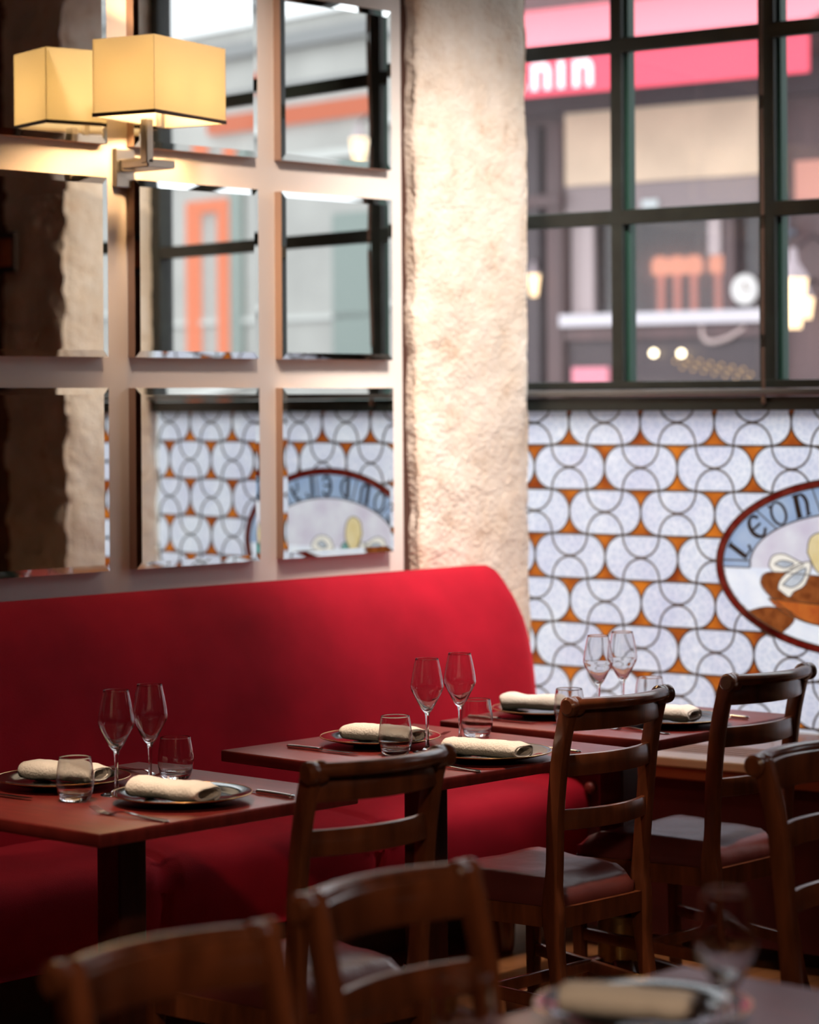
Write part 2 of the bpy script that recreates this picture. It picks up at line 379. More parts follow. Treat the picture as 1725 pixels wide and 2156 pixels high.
# ------------------------------------------------------------------ stained glass below the window
PX, PZ, ZR = .2645, .14150, 1.424      # pill pitch, row height, a row line
EC, EZ, EA, EB = .822, 1.064, .482, .266
def pill_mat():
    m = bpy.data.materials.new('leaded_glass_white_and_amber'); m.use_nodes = True; N = m.node_tree.nodes; L = m.node_tree.links
    N.clear(); o = N.new('ShaderNodeOutputMaterial')
    def mth(op, a, b_=None, c=None):
        n = N.new('ShaderNodeMath'); n.operation = op
        for k, v in enumerate((a, b_, c)):
            if v is None: continue
            if isinstance(v, (int, float)): n.inputs[k].default_value = v
            else: L.new(v, n.inputs[k])
        return n.outputs[0]
    tc = N.new('ShaderNodeTexCoord'); sp = N.new('ShaderNodeSeparateXYZ'); L.new(tc.outputs['Object'], sp.inputs[0])
    rr = mth('DIVIDE', mth('SUBTRACT', ZR + PZ * 20, sp.outputs['Z']), PZ)         # rows counted downwards
    row = mth('FLOOR', rr); par = mth('MODULO', row, 2.0)
    cv = mth('MULTIPLY', mth('SUBTRACT', mth('SUBTRACT', rr, row), .5), PZ)
    uu = mth('ADD', mth('DIVIDE', mth('SUBTRACT', sp.outputs['X'], -.331 - PX * 40), PX), mth('MULTIPLY', par, .5))
    cu = mth('MULTIPLY', mth('SUBTRACT', mth('FRACT', uu), .5), PX)
    dx = mth('MAXIMUM', mth('SUBTRACT', mth('ABSOLUTE', cu), PX / 2 - PZ / 2), 0.0)
    dd = mth('SQRT', mth('ADD', mth('MULTIPLY', dx, dx), mth('MULTIPLY', cv, cv)))
    am = mth('GREATER_THAN', dd, PZ / 2)
    v = N.new('ShaderNodeTexVoronoi'); v.feature = 'DISTANCE_TO_EDGE'; v.inputs['Scale'].default_value = 42; L.new(tc.outputs['Object'], v.inputs['Vector'])
    n1 = N.new('ShaderNodeTexNoise'); n1.inputs['Scale'].default_value = 5; n1.inputs['Detail'].default_value = 3; L.new(tc.outputs['Object'], n1.inputs['Vector'])
    cr = N.new('ShaderNodeValToRGB'); L.new(v.outputs['Distance'], cr.inputs[0]); e = cr.color_ramp.elements
    e[0].position = 0; e[0].color = (.92, .93, .96, 1); e[1].position = .11; e[1].color = (.73, .77, .85, 1)
    wa = N.new('ShaderNodeValToRGB'); L.new(n1.outputs[0], wa.inputs[0]); e = wa.color_ramp.elements
    e[0].position = .35; e[0].color = (.86, .84, .92, 1); e[1].position = .65; e[1].color = (1, 1, 1, 1)
    mu = N.new('ShaderNodeMixRGB'); mu.blend_type = 'MULTIPLY'; mu.inputs[0].default_value = 1; L.new(cr.outputs[0], mu.inputs[1]); L.new(wa.outputs[0], mu.inputs[2])
    oa = N.new('ShaderNodeValToRGB'); n3 = N.new('ShaderNodeTexNoise'); n3.inputs['Scale'].default_value = 9; L.new(tc.outputs['Object'], n3.inputs['Vector']); L.new(n3.outputs[0], oa.inputs[0])
    e = oa.color_ramp.elements; e[0].position = .35; e[0].color = (.30, .055, .012, 1); e[1].position = .65; e[1].color = (.70, .20, .02, 1)
    mx = N.new('ShaderNodeMixRGB'); L.new(am, mx.inputs[0]); L.new(mu.outputs[0], mx.inputs[1]); L.new(oa.outputs[0], mx.inputs[2])
    tr = N.new('ShaderNodeBsdfTranslucent'); L.new(mx.outputs[0], tr.inputs[0])
    df = N.new('ShaderNodeBsdfPrincipled'); L.new(mx.outputs[0], df.inputs['Base Color']); df.inputs['Roughness'].default_value = .18
    bp = N.new('ShaderNodeBump'); bp.inputs['Strength'].default_value = .3; bp.inputs['Distance'].default_value = .004; L.new(v.outputs['Distance'], bp.inputs['Height']); L.new(bp.outputs[0], df.inputs['Normal'])
    ms = N.new('ShaderNodeMixShader'); ms.inputs[0].default_value = .82; L.new(df.outputs[0], ms.inputs[1]); L.new(tr.outputs[0], ms.inputs[2])
    L.new(ms.outputs[0], o.inputs[0]); return m
SG = empty('stained_glass_panel', mw=WM)
tag(SG, 'leaded stained glass with white pills, amber gaps and oval oyster medallion', 'stained glass')
S0, S1, Z0, Z1 = -.40, 1.86, .566, 1.536
bm = B(); n = 96; ring = []; out = []
for i in range(n):
    a = 2 * PI * i / n; c, s_ = math.cos(a), math.sin(a)
    k = min([(S1 - EC) / c if c > 1e-6 else 1e9, (S0 - EC) / c if c < -1e-6 else 1e9, (Z1 - EZ) / s_ if s_ > 1e-6 else 1e9, (Z0 - EZ) / s_ if s_ < -1e-6 else 1e9])
    ring.append(bm.verts.new((EC + EA * .985 * c, 0, EZ + EB * .985 * s_))); out.append(bm.verts.new((EC + k * c, 0, EZ + k * s_)))
for i in range(n):
    j = (i + 1) % n; bm.faces.new((ring[i], out[i], out[j], ring[j]))
# square off the corners
for (a, b_) in ((S1, Z1), (S0, Z1), (S0, Z0), (S1, Z0)):
    ang = math.atan2(b_ - EZ, a - EC) % (2 * PI); i = int(ang / (2 * PI) * n) % n
    bm.faces.new((out[i], bm.verts.new((a, 0, b_)), out[(i + 1) % n]))
bmesh.ops.recalc_face_normals(bm, faces=list(bm.faces))
link('glass_sheet', bm, pill_mat(), SG)
# lead lines, cut where the oval sits
def outside(p): return ((p[0] - EC) / EA) ** 2 + ((p[1] - EZ) / EB) ** 2 > .985 and S0 <= p[0] <= S1 and Z0 <= p[1] <= Z1
LR = .0033
def came(bm, pts):
    run = []
    for p in pts + [None]:
        if p is not None and outside(p): run.append(Vector((p[0], -.004, p[1])))
        else:
            if len(run) > 1: sweep(bm, run, circ(LR, 6), upv=(0, 1, 0))
            run = []
bmL = B()
for r in range(-1, 8):
    zt = ZR - PZ * r; zbm = zt - PZ; par = (r % 2)   # r=0 is the row just below ZR
    came(bmL, [(S0 + i * .01, zt) for i in range(int((S1 - S0) / .01) + 1)])
    off = -.331 if (r % 2) == 0 else -.331 - PX / 2
    for k in range(-2, 10):
        x0 = off + PX * k; xc = x0 + PX / 2; zc = zt - PZ / 2
        for sg in (1, -1):
            came(bmL, [(xc + sg * (PX / 2 - PZ / 2 + PZ / 2 * math.sin(a)), zc + PZ / 2 * math.cos(a)) for a in [PI * i / 20 for i in range(21)]])
        came(bmL, [(xc - .066 * math.cos(a), zt - PZ * .49 * math.sin(a)) for a in [PI * i / 20 for i in range(21)]])
        came(bmL, [(xc - .066 * math.cos(a), zbm + PZ * .49 * math.sin(a)) for a in [PI * i / 20 for i in range(21)]])
o = link('lead_came', bmL, lead, SG, smooth=True); tag(o, label='dark lead lines between the glass pieces')
# the oval medallion
def ell(a, b_, t): return (EC + a * math.cos(t), EZ + b_ * math.sin(t))
def flat(name, poly, m, y=0., th=.004, parent=SG, label=None):
    bm = B(); prism(bm, poly, y - th, y, 'y'); o = link(name, bm, m, parent)
    if label: o['label'] = label
    return o
def annulus(a0, b0, a1, b1, t0, t1, n=80):
    return [ell(a0, b0, t0 + (t1 - t0) * i / n) for i in range(n + 1)] + [ell(a1, b1, t1 - (t1 - t0) * i / n) for i in range(n + 1)]
MG = lambda nm, c, c2=None, sc=15., **k: translucent(nm, c, .8, .15, c2, sc, **k)
ringm = MG('oxblood_ring_glass', (.38, .050, .045), (.50, .17, .13), 25.)
bandm = MG('pale_blue_glass', (.58, .69, .84), (.68, .77, .88), 12.)
skym = MG('mauve_grey_glass', (.80, .80, .84), (.66, .60, .70), 9.)
clothm = MG('milky_white_glass', (.95, .97, 1.), (.80, .85, .95), 12.)
brown = MG('brown_glass', (.34, .10, .025), (.18, .045, .012), 30.)
orange = MG('orange_glass', (.62, .17, .03), (.45, .09, .02), 18.)
lemon = MG('lemon_glass', (.78, .62, .30), (.85, .72, .42), 20.)
shellm = MG('oyster_shell_glass', (.98, .93, .82))
meat = MG('oyster_grey_glass', (.45, .50, .56), (.62, .66, .70), 40.)
greenm = MG('sea_green_glass', (.20, .42, .38))
inkm = mat('painted_lettering', (.035, .028, .022), .6)
A1, B1 = EA - .020, EB - .018; A2, B2 = A1 - .092, B1 - .084
for k in range(2):   # ring in two halves so that each is a simple outline
    flat('oval_ring', annulus(EA + .003, EB + .003, A1, B1, PI * k, PI * (k + 1)), ringm, -.002, .008, label='dark red oval glass border')
tL = math.asin((1.053 - EZ) / B1); tl2 = math.asin((1.053 - EZ) / B2)
n = 70
poly = [ell(A1, B1, tL + (PI - 2 * tL) * i / n) for i in range(n + 1)] + [ell(A2, B2, PI - tl2 - (PI - 2 * tl2) * i / n) for i in range(n + 1)]
flat('letter_band', poly, bandm, 0, .003, label='pale blue glass arch behind the lettering')
REG = [('sky_glass', [ell(A2, B2, tl2 + (PI - 2 * tl2) * i / n) for i in range(n + 1)], skym, 'mauve grey glass above the oysters'),
       ('cloth_glass', [ell(A1, B1, PI - tL + (PI + 2 * tL) * i / n) for i in range(n + 1)], clothm, 'milky white glass of the table cloth')]
# dividing leads in the band and around its inner edge
bmD = B()
for t in [math.acos(max(-1, min(1, (s_ - EC) / (A1 + A2) * 2))) for s_ in (.510, .680, .890, 1.065)] + [PI - tL]:
    p, q = ell(A1, B1, t), ell(A2, B2, t)
    if abs(t - (PI - tL)) < 1e-6: p = (EC - A1, 1.053); q = (EC - A2, 1.053)
    sweep(bmD, [Vector((p[0], -.006, p[1])), Vector((q[0], -.006, q[1]))], circ(.0022, 6), upv=(0, 1, 0))
sweep(bmD, [Vector((EC - A1, -.006, 1.075)), Vector((EC - A2 - .004, -.006, 1.075))], circ(.0022, 6), upv=(0, 1, 0))
for (a, b_, t0, t1) in ((A2, B2, tl2, PI - tl2), (A1, B1, 0, 2 * PI), (EA + .003, EB + .003, 0, 2 * PI)):
    sweep(bmD, [Vector((ell(a, b_, t0 + (t1 - t0) * i / 90)[0], -.009 if a > A2 else -.006, ell(a, b_, t0 + (t1 - t0) * i / 90)[1])) for i in range(91)], circ(.0024, 6), upv=(0, 1, 0), cap=False)
link('medallion_came', bmD, lead, SG, smooth=True)
# uncial letters drawn as strokes: lists of polylines with pen widths, in a 1 x 1 box
def arcp(cx_, cz_, rx, rz, a0, a1, n=14): return [(cx_ + rx * math.cos(math.radians(a0 + (a1 - a0) * i / n)), cz_ + rz * math.sin(math.radians(a0 + (a1 - a0) * i / n))) for i in range(n + 1)]
GL = {
 'L': [([(.32, 1), (.34, .1)], .17), ([(.12, .97), (.52, 1.0)], .07), ([(.30, .06), (.60, .08), (.80, .05), (.92, .26)], .11), ([(.14, .0), (.4, .06)], .07)],
 'E': [(arcp(.55, .5, .38, .46, 60, 300), .15), ([(.22, .5), (.80, .52)], .15), ([(.70, .92), (.86, .76)], .12), ([(.70, .08), (.90, .24)], .12)],
 'O': [(arcp(.5, .5, .38, .47, 0, 360, 26), .10), ([(.08, .95), (.22, .86)], .10)],
 'N': [([(.24, .04), (.27, .94)], .19), (arcp(.5, .52, .30, .42, 150, -30), .13), ([(.78, .35), (.74, .05)], .12), ([(.06, .93), (.34, .98)], .07), ([(.06, .02), (.44, .04)], .06), ([(.6, .03), (.92, .08)], .07)],
 'D': [([(.26, .04), (.26, .96)], .19), (arcp(.34, .5, .48, .45, 88, -88, 18), .12), ([(.06, .97), (.4, .96)], .06), ([(.06, .03), (.4, .04)], .06)],
 'Y': [(arcp(.45, .70, .30, .26, 160, 380, 16), .11), ([(.74, .78), (.62, .40), (.40, .12), (.18, .02)], .15), ([(.10, .92), (.22, .8)], .10), ([(.08, .10), (.22, .0)], .10)],
}
def letter(bm, ch, c, ang, hgt, wid):
    ca, sa = math.cos(ang), math.sin(ang)
    for li, (pl, wd) in enumerate(GL[ch]):
        P = [Vector(((u - .5) * wid, (v - .5) * hgt)) for u, v in pl]; wd = wd * hgt * .62; n = len(P); Lf, Rt = [], []
        for i, p in enumerate(P):
            t = (P[min(i + 1, n - 1)] - P[max(i - 1, 0)])
            if t.length < 1e-6: t = Vector((1, 0))
            t.normalize(); nn = Vector((-t.y, t.x))
            # a broad pen: uprights thick, cross strokes thin
            k = wd * 1.95 * (.55 + .45 * abs(t.y))
            Lf.append(p + nn * k / 2); Rt.append(p - nn * k / 2)
        def G(q, y): return bm.verts.new((c[0] + q.x * ca - q.y * sa, y, c[1] + q.x * sa + q.y * ca))
        y0 = -.0042 - li * .0002
        a = [G(q, y0) for q in Lf]; b_ = [G(q, y0) for q in Rt]; a2 = [G(q, y0 + .001) for q in Lf]; b2 = [G(q, y0 + .001) for q in Rt]
        for i in range(n - 1):
            bm.faces.new((a[i], b_[i], b_[i + 1], a[i + 1])); bm.faces.new((a2[i], a2[i + 1], b2[i + 1], b2[i]))
            bm.faces.new((a[i], a[i + 1], a2[i + 1], a2[i])); bm.faces.new((b_[i], b2[i], b2[i + 1], b_[i + 1]))
AM, BM_ = (A1 + A2) / 2, (B1 + B2) / 2
for ch, s_ in zip('LEONDELYON', (.417, .474, .550, .628, .735, .835, .930, 1.02, 1.11, 1.185)):
    t = math.acos(max(-1, min(1, (s_ - EC) / AM))); c = ell(AM, BM_, t)
    ang = math.atan2(BM_ * math.cos(t), -AM * math.sin(t)) + PI
    ang = (ang + PI) % (2 * PI) - PI
    if s_ < .43: ang *= .86
    bmT = B(); letter(bmT, ch, c, ang, .074, .062); tag(link('letter', bmT, inkm, SG), label='dark uncial letter %s in the pale blue arch' % ch)
# oysters, lemon and basket
def blob(pts, n=5): return [(p.x, p.y) for p in smoothp([Vector((a, b_, 0)) for a, b_ in pts + [pts[0]]], n)][:-1]
bmP = B()
def sgp(name, pts, m, y, label=None):
    poly = blob(pts); REG.append((name, poly, m, label))
    P = [Vector((a, -.004, b_)) for a, b_ in poly + [poly[0]]]
    sweep(bmP, P, circ(.0017, 5), upv=(0, 1, 0), cap=False)
sgp('bread_crust', [(.43, .915), (.50, .935), (.565, .93), (.60, .905), (.575, .872), (.525, .845), (.47, .878)], brown, -.003, 'brown shape at the foot of the basket')
sgp('basket', [(.535, .955), (.50, .985), (.487, 1.01), (.50, 1.036), (.55, 1.042), (.70, 1.035), (.85, 1.035), (1.0, 1.03), (1.10, .99), (1.06, .93), (.97, .895), (.82, .882), (.66, .892), (.585, .925)], brown, -.004, 'dark brown heap of shells in the basket')
sgp('basket_band', [(.512, .962), (.60, .955), (.72, .948), (.90, .948), (1.07, .965), (1.05, .925), (.96, .893), (.82, .880), (.66, .890), (.56, .925)], orange, -.008, 'orange rim of the basket')
sgp('lemon', [(.645, 1.105), (.655, 1.148), (.69, 1.165), (.725, 1.148), (.738, 1.10), (.72, 1.055), (.68, 1.045)], lemon, -.006, 'pale yellow lemon')
sgp('oyster', [(.515, 1.062), (.528, 1.090), (.565, 1.098), (.61, 1.080), (.632, 1.068), (.595, 1.052), (.56, 1.042), (.53, 1.044)], shellm, -.009, 'upright oyster shell on the left')
sgp('oyster', [(.545, .992), (.555, 1.02), (.60, 1.060), (.652, 1.077), (.655, 1.05), (.635, 1.005), (.60, .985), (.585, .968), (.565, .978)], shellm, -.012, 'tilted oyster shell below the lemon')
sgp('oyster', [(.80, 1.05), (.82, 1.082), (.865, 1.094), (.905, 1.082), (.925, 1.05), (.88, 1.035), (.83, 1.035)], shellm, -.009, 'white oyster shell right of the lemon')
sgp('oyster_meat', [(.535, 1.066), (.56, 1.078), (.60, 1.070), (.57, 1.056)], meat, -.013, 'grey oyster flesh')
sgp('oyster_meat', [(.562, 1.005), (.60, 1.038), (.640, 1.058), (.628, 1.02), (.595, .998)], meat, -.016, 'grey oyster flesh')
sgp('oyster_meat', [(.835, 1.056), (.865, 1.076), (.895, 1.062), (.86, 1.048)], meat, -.013, 'grey oyster flesh')
sgp('sea_green_piece', [(.712, 1.05), (.735, 1.075), (.76, 1.055), (.74, 1.035)], greenm, -.010)

link('picture_came', bmP, lead, SG, smooth=True)
# the picture is one layer of glass: every small cell belongs to the front-most shape that covers it
def inside(p, poly):
    c = False; x, y = p; k = len(poly) - 1
    for i in range(len(poly)):
        xi, yi = poly[i]; xk, yk = poly[k]
        if (yi > y) != (yk > y) and x < (xk - xi) * (y - yi) / (yk - yi) + xi: c = not c
        k = i
    return c
BB = [(min(p[0] for p in r[1]), max(p[0] for p in r[1]), min(p[1] for p in r[1]), max(p[1] for p in r[1])) for r in REG]
CS = .003; cells = [[] for _ in REG]
for i in range(int(2 * A1 / CS) + 1):
    for j in range(int(2 * B1 / CS) + 1):
        p = (EC - A1 + (i + .5) * CS, EZ - B1 + (j + .5) * CS)
        for k in range(len(REG) - 1, -1, -1):
            b_ = BB[k]
            if b_[0] <= p[0] <= b_[1] and b_[2] <= p[1] <= b_[3] and inside(p, REG[k][1]): cells[k].append((i, j)); break
for (nm_, poly, m_, lab_), cl in zip(REG, cells):
    bm = B(); vd = {}
    def vv(i, j):
        if (i, j) not in vd: vd[i, j] = bm.verts.new((EC - A1 + i * CS, 0, EZ - B1 + j * CS))
        return vd[i, j]
    for i, j in cl: bm.faces.new((vv(i, j), vv(i + 1, j), vv(i + 1, j + 1), vv(i, j + 1)))
    o = link(nm_, bm, m_, SG)
    if lab_: o['label'] = lab_

# ------------------------------------------------------------------ deep window bench
bench = empty('window_bench', mw=WM); tag(bench, 'deep honey coloured wooden window bench with a slatted grille and dark red front', 'window bench')
TS = -.03
bm = B(); prism(bm, [(TS, -.69), (4.6, -.69), (4.6, -.43), (1.84, -.43), (1.84, -.005), (-.36, -.005), (-.36, -.28), (TS, -.28)], .535, .560, 'z'); link('bench_top', bm, honey, bench)
bm = B(); box(bm, TS, 4.6, -.705, -.600, .538, .566, .005); link('front_edge', bm, honey_sheen, bench)['label'] = 'front edge with its sheen put into a paler colour'
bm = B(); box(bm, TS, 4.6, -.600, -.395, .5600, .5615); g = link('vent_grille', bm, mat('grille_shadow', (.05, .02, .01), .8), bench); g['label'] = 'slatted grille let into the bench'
for k in range(6):
    bm = B(); box(bm, TS, 4.6, -.594 + k * .034, -.594 + k * .034 + .019, .5615, .5640, .0008); link('grille_slat', bm, mat('slat_wood', (.62, .36, .22), .4) if k == 0 else bpy.data.materials['slat_wood'], g)
bm = B(); box(bm, TS, 4.6, -.70, -.68, .505, .538, .003); link('fascia', bm, mat('fascia_brown', (.34, .085, .032), .35), bench)
bm = B(); box(bm, TS, 4.6, -.68, -.655, .06, .505); link('front_panel', bm, panelw, bench)
bm = B(); lathe(bm, [(0, 0), (.016, .0), (.018, .008), (.012, .018), (0, .022)], 16)
link('knob', bm, mat('red_knob', (.22, .04, .035), .4), bench, mw=WM @ Matrix.Translation((.30, -.68, .455)) @ Matrix.Rotation(PI / 2, 4, 'X'), smooth=True)

# small framed picture on the pier by the window
pic = empty('wall_picture', mw=WM @ Matrix.Translation((2.14, -.445, 2.07)))
tag(pic, 'small dark framed picture on the shaded stone wall, seen in the mirror', 'picture')
bm = B(); box(bm, 0, .22, -.02, 0, 0, .155, .004); link('picture_frame', bm, mat('dark_frame', (.03, .015, .01), .4), pic)
bm = B(); box(bm, .025, .195, -.022, -.0195, .025, .13); link('picture_print', bm, mat('orange_print', (.40, .13, .04), .6, var=.4, scale=12), pic)

# ------------------------------------------------------------------ banquette
banq = empty('banquette', (0, 0, 0)); tag(banq, 'long red velvet banquette against the mirror wall', 'banquette')
def extr_x(prof, xs, fn, endcap=True):
    bm = B(); rings = []
    for x in xs: rings.append([bm.verts.new(fn(x, y, z)) for y, z in prof])
    m = len(prof)
    for a, b_ in zip(rings, rings[1:]):
        for i in range(m):
            j = (i + 1) % m; bm.faces.new((a[i], b_[i], b_[j], a[j]))
    if endcap: bm.faces.new(rings[0][::-1]); bm.faces.new(rings[-1])
    bmesh.ops.recalc_face_normals(bm, faces=list(bm.faces)); return bm
bp_ = [(v.x, v.y) for v in smoothp([Vector(p + (0,)) for p in ((4.985, .44), (4.992, .60), (5.020, .80), (5.072, .95), (5.115, 1.02), (5.150, 1.055), (5.185, 1.062), (5.215, 1.05), (5.228, 1.02))], 5)] + [(5.235, .44)]
xs = [1.2 + i * .06 for i in range(80)] + [5.99, 6.02, 6.045, 6.057, 6.062]
def backf(x, y, z):
    k = 0 if x < 5.97 else ((x - 5.97) / .092) ** 2.2
    cz, cyy = .8, 5.16
    zz = z - k * .05 * max(0, (z - .9) / .16) ; yy = y + k * .035 * (1 if y < 5.16 else 0)
    d = .004 * noise.noise(Vector((x * 2.5, z * 3, 0)))
    return (x, yy + (d if y < 5.2 else 0), zz)
link('backrest', extr_x(bp_, xs, backf), velvet, banq, smooth=True, ang=1.2)
sp_ = [(5.03, .25), (4.65, .25), (4.622, .27), (4.605, .34), (4.600, .40), (4.606, .435), (4.625, .462), (4.66, .478), (4.75, .486), (4.88, .488), (5.03, .480)]
def seatf(x, y, z):
    t = (x + .35) % .75; t = min(t, .75 - t); dip = math.exp(-(t / .010) ** 2) * .012 + math.exp(-(t / .06) ** 2) * .006
    cr_ = .0035 * noise.noise(Vector((x * 3.5 + y * 4, y * 3, 5))) + .004 * max(0, noise.noise(Vector((x * 9 - y * 10, y * 5, 2))))
    if z > .4: return (x, y + (.006 if y < 4.63 and dip > .004 else 0), z - dip - cr_)
    return (x, y + dip, z)
link('seat_cushion', extr_x([(v.x, v.y) for v in smoothp([Vector(p + (0,)) for p in sp_], 4)], [1.2 + i * .015 for i in range(307)], seatf), velvet, banq, smooth=True, ang=1.2)
bm = B(); box(bm, 1.2, 5.78, 4.98, 5.24, 0.0, .25); link('plinth', bm, mat('plinth_black', (.02, .008, .006), .6), banq)
bm = B(); box(bm, 1.2, 5.78, 4.968, 4.98, 0.0, .16); link('kickboard', bm, mat('grey_kickboard', (.16, .14, .12), .6), banq)

for k in range(6):
    bm = B(); lathe(bm, [(0, 0), (.030, 0), (.034, .02), (.040, .12), (.044, .20), (.044, .25), (0, .25)], 20, (1.55 + k * .80, 4.74, 0)); link('bench_foot', bm, wood, banq, smooth=True)

# ------------------------------------------------------------------ tables
def pedestal(t, h):
    bm = B(); box(bm, -.037, .037, -.037, .037, .10, h, .005); link('pedestal', bm, woodh, t)
    bm = B(); lathe(bm, [(.0535, .13), (.056, .132), (.056, .245), (.0535, .248)], 32); link('brass_collar', bm, brass, t, smooth=True)
    for a in (PI / 4, 3 * PI / 4):
        bm = B(); pts = smoothp([(-.30, 0, .028), (-.24, 0, .04), (-.14, 0, .085), (0, 0, .115), (.14, 0, .085), (.24, 0, .04), (.30, 0, .028)], 5)
        sweep(bm, pts, rrect(.055, .05, .008), scales=[(1, .9 + .3 * (1 - abs(i / 15 - 1))) for i in range(len(pts))])
        f = link('table_foot', bm, wood, t, smooth=True); f.rotation_euler = (0, 0, a)
def table(x, y, w_, d_, rz, label, h=.75):
    t = empty('dining_table', (x, y, 0), rz); tag(t, label, 'table', 'small square dining tables')
    bm = B(); box(bm, -w_ / 2, w_ / 2, -d_ / 2, d_ / 2, h - .027, h, .004, 3); link('table_top', bm, tabletop, t, smooth=True)
    bm = B(); box(bm, -.16, .16, -.05, .05, h - .045, h - .027, .003); box(bm, -.05, .05, -.16, .16, h - .045, h - .027, .003); link('top_bracket', bm, woodh, t)
    pedestal(t, h - .04)
    return t
table(3.53, 4.055, .71, .69, 0, 'red-brown square table at the far left of the banquette, lit by a warm spot')
table(4.46, 4.042, .66, .70, -.02, 'red-brown square table in the middle of the banquette row')
table(5.22, 4.062, .645, .66, .05, 'red-brown square table nearest the stained glass window')
table(2.632, 1.855, .70, .70, 0, 'dim square table in the bottom right corner, in front of the chair backs')

# ------------------------------------------------------------------ chairs
def make_chair():
    t = empty('dining_chair', (0, 0, 0)); W = .155
    # outline of the back posts in the y-z plane (y forward), origin on the floor below the crest
    path = [(-.035, 0), (.005, .10), (.040, .26), (.055, .42), (.050, .52), (.042, .64), (.028, .76), (.010, .84), (-.004, .885)]
    for sx in (-1, 1):
        bm = B(); P = smoothp([(sx * W * (1 + .03 * (z > .6)), y, z) for y, z in path], 4)
        sc = []
        for p in P:
            k = 1.0 + .55 * math.exp(-((p.z - .40) / .055) ** 2) - .12 * (p.z < .15)
            sc.append((1, k))
        # section: side = across the post (x), up = fore and aft
        sweep(bm, P, rrect(.027, .037, .006, 2), upv=(0, 1, 0), scales=sc)
        link('back_leg', bm, wood, t, smooth=True)
        bm = B(); P = smoothp([(sx * .198, .425, 0), (sx * .200, .43, .2), (sx * .200, .43, .41)], 3)
        sweep(bm, P, rrect(.032, .032, .005, 2), upv=(0, 1, 0), scales=[(.78 + .22 * i / 6, .78 + .22 * i / 6) for i in range(7)]); link('front_leg', bm, wood, t, smooth=True)
    def bowed(z, hh, th, bow, n=16, ext=0., yoff=0.):
        yy = None
        for (ya, za), (yb, zb_) in zip(path, path[1:]):
            if za <= z <= zb_: yy = ya + (yb - ya) * (z - za) / (zb_ - za)
        yy = (path[-1][0] if yy is None else yy) + yoff; Wx = W * 1.02 + ext
        return [(-Wx + 2 * Wx * i / n, yy - bow * (1 - (2 * i / n - 1) ** 2), z) for i in range(n + 1)]
    # crest: a roll along the top above a board, with rounded ends capping the posts
    bm = B(); sweep(bm, bowed(.853, .05, .018, .042), rrect(.017, .062, .006, 2)); link('crest_board', bm, wood, t, smooth=True)
    bm = B(); sweep(bm, [(x, y, z) for x, y, z in bowed(.884, 0, 0, .042, yoff=-.010)], [(a, b_ * .8) for a, b_ in circ(.0175, 14)]); link('crest_roll', bm, wood, t, smooth=True)
    for sx in (-1, 1):
        bm = B(); t_ = lathe(bm, [(0, -.024), (.016, -.024), (.0215, -.019), (.0225, -.008), (.0205, -.004), (.0205, .004), (.0225, .008), (.0215, .019), (.016, .024), (0, .024)], 20)
        for v in bm.verts: v.co = Vector((v.co.z + sx * W * 1.035, v.co.x - .012, v.co.y * 1.0 + .880))
        bmesh.ops.recalc_face_normals(bm, faces=list(bm.faces)); link('scroll_end', bm, wood, t, smooth=True)
    for z, hh in ((.742, .050), (.618, .046)):
        bm = B(); sweep(bm, bowed(z, hh, .014, .036), rrect(.014, hh, .004, 2)); link('back_slat', bm, wood, t, smooth=True)
    # seat frame and cushion
    bm = B()
    def trap(y0, y1, w0, w1, z0, z1): prism(bm, [(-w0, y0), (w0, y0), (w1, y1), (-w1, y1)], z0, z1, 'z')
    trap(.040, .062, .150, .153, .372, .418)
    for sx in (-1, 1): prism(bm, [(sx * .135, .06), (sx * .155, .06), (sx * .214, .425), (sx * .194, .425)], .372, .418, 'z')
    trap(.420, .442, .20, .20, .372, .418)
    link('seat_frame', bm, wood, t)
    bm = B(); n = 14; g = {}
    for i in range(n + 1):
        for j in range(n + 1):
            u = i / n * 2 - 1; v = j / n; wd = .146 + .066 * v
            e = min(1, (1 - abs(u)) / .16, v / .16 if v < .5 else (1 - v) / .16); e = math.sin(e * PI / 2)
            # rounded plan corners
            px = u * wd; py = .052 + v * .392
            cxr = max(0, abs(u) - .82) / .18; cyr = max(0, abs(v * 2 - 1) - .82) / .18
            k = 1 - .35 * cxr * cyr; px *= 1 - (1 - k) * .12; py = .248 + (py - .248) * (1 - (1 - k) * .12)
            dz = .030 + .034 * e + .006 * (1 - u * u) * math.sin(PI * v) - .006 * math.exp(-((u * .5) ** 2 + (v - .5) ** 2) * 14) + .0035 * noise.noise(Vector((u * 2.2, v * 5, 1)))
            g[i, j] = bm.verts.new((px, py, .418 + dz - .006))
    for i in range(n):
        for j in range(n): bm.faces.new((g[i, j], g[i + 1, j], g[i + 1, j + 1], g[i, j + 1]))
    rim = [g[i, 0] for i in range(n + 1)] + [g[n, j] for j in range(1, n + 1)] + [g[i, n] for i in range(n - 1, -1, -1)] + [g[0, j] for j in range(n - 1, 0, -1)]
    lo = [bm.verts.new((v.co.x, v.co.y, .4185)) for v in rim]
    for i in range(len(rim)):
        j = (i + 1) % len(rim); bm.faces.new((rim[i], lo[i], lo[j], rim[j]))
    bm.faces.new(lo); bmesh.ops.recalc_face_normals(bm, faces=list(bm.faces))
    o = link('seat', bm, leather, t, smooth=True, ang=1.4); o['label'] = 'oxblood leather seat pad'
    for sx in (-1, 1):
        bm = B(); sweep(bm, [(sx * .156, .035, .20), (sx * .199, .425, .22)], rrect(.018, .030, .004, 2)); link('side_stretcher', bm, wood, t, smooth=True)
    bm = B(); sweep(bm, [(-.176, .23, .212), (.176, .23, .212)], rrect(.018, .028, .004, 2)); link('cross_stretcher', bm, wood, t, smooth=True)
    return t
GC = 'ladder back dining chairs'
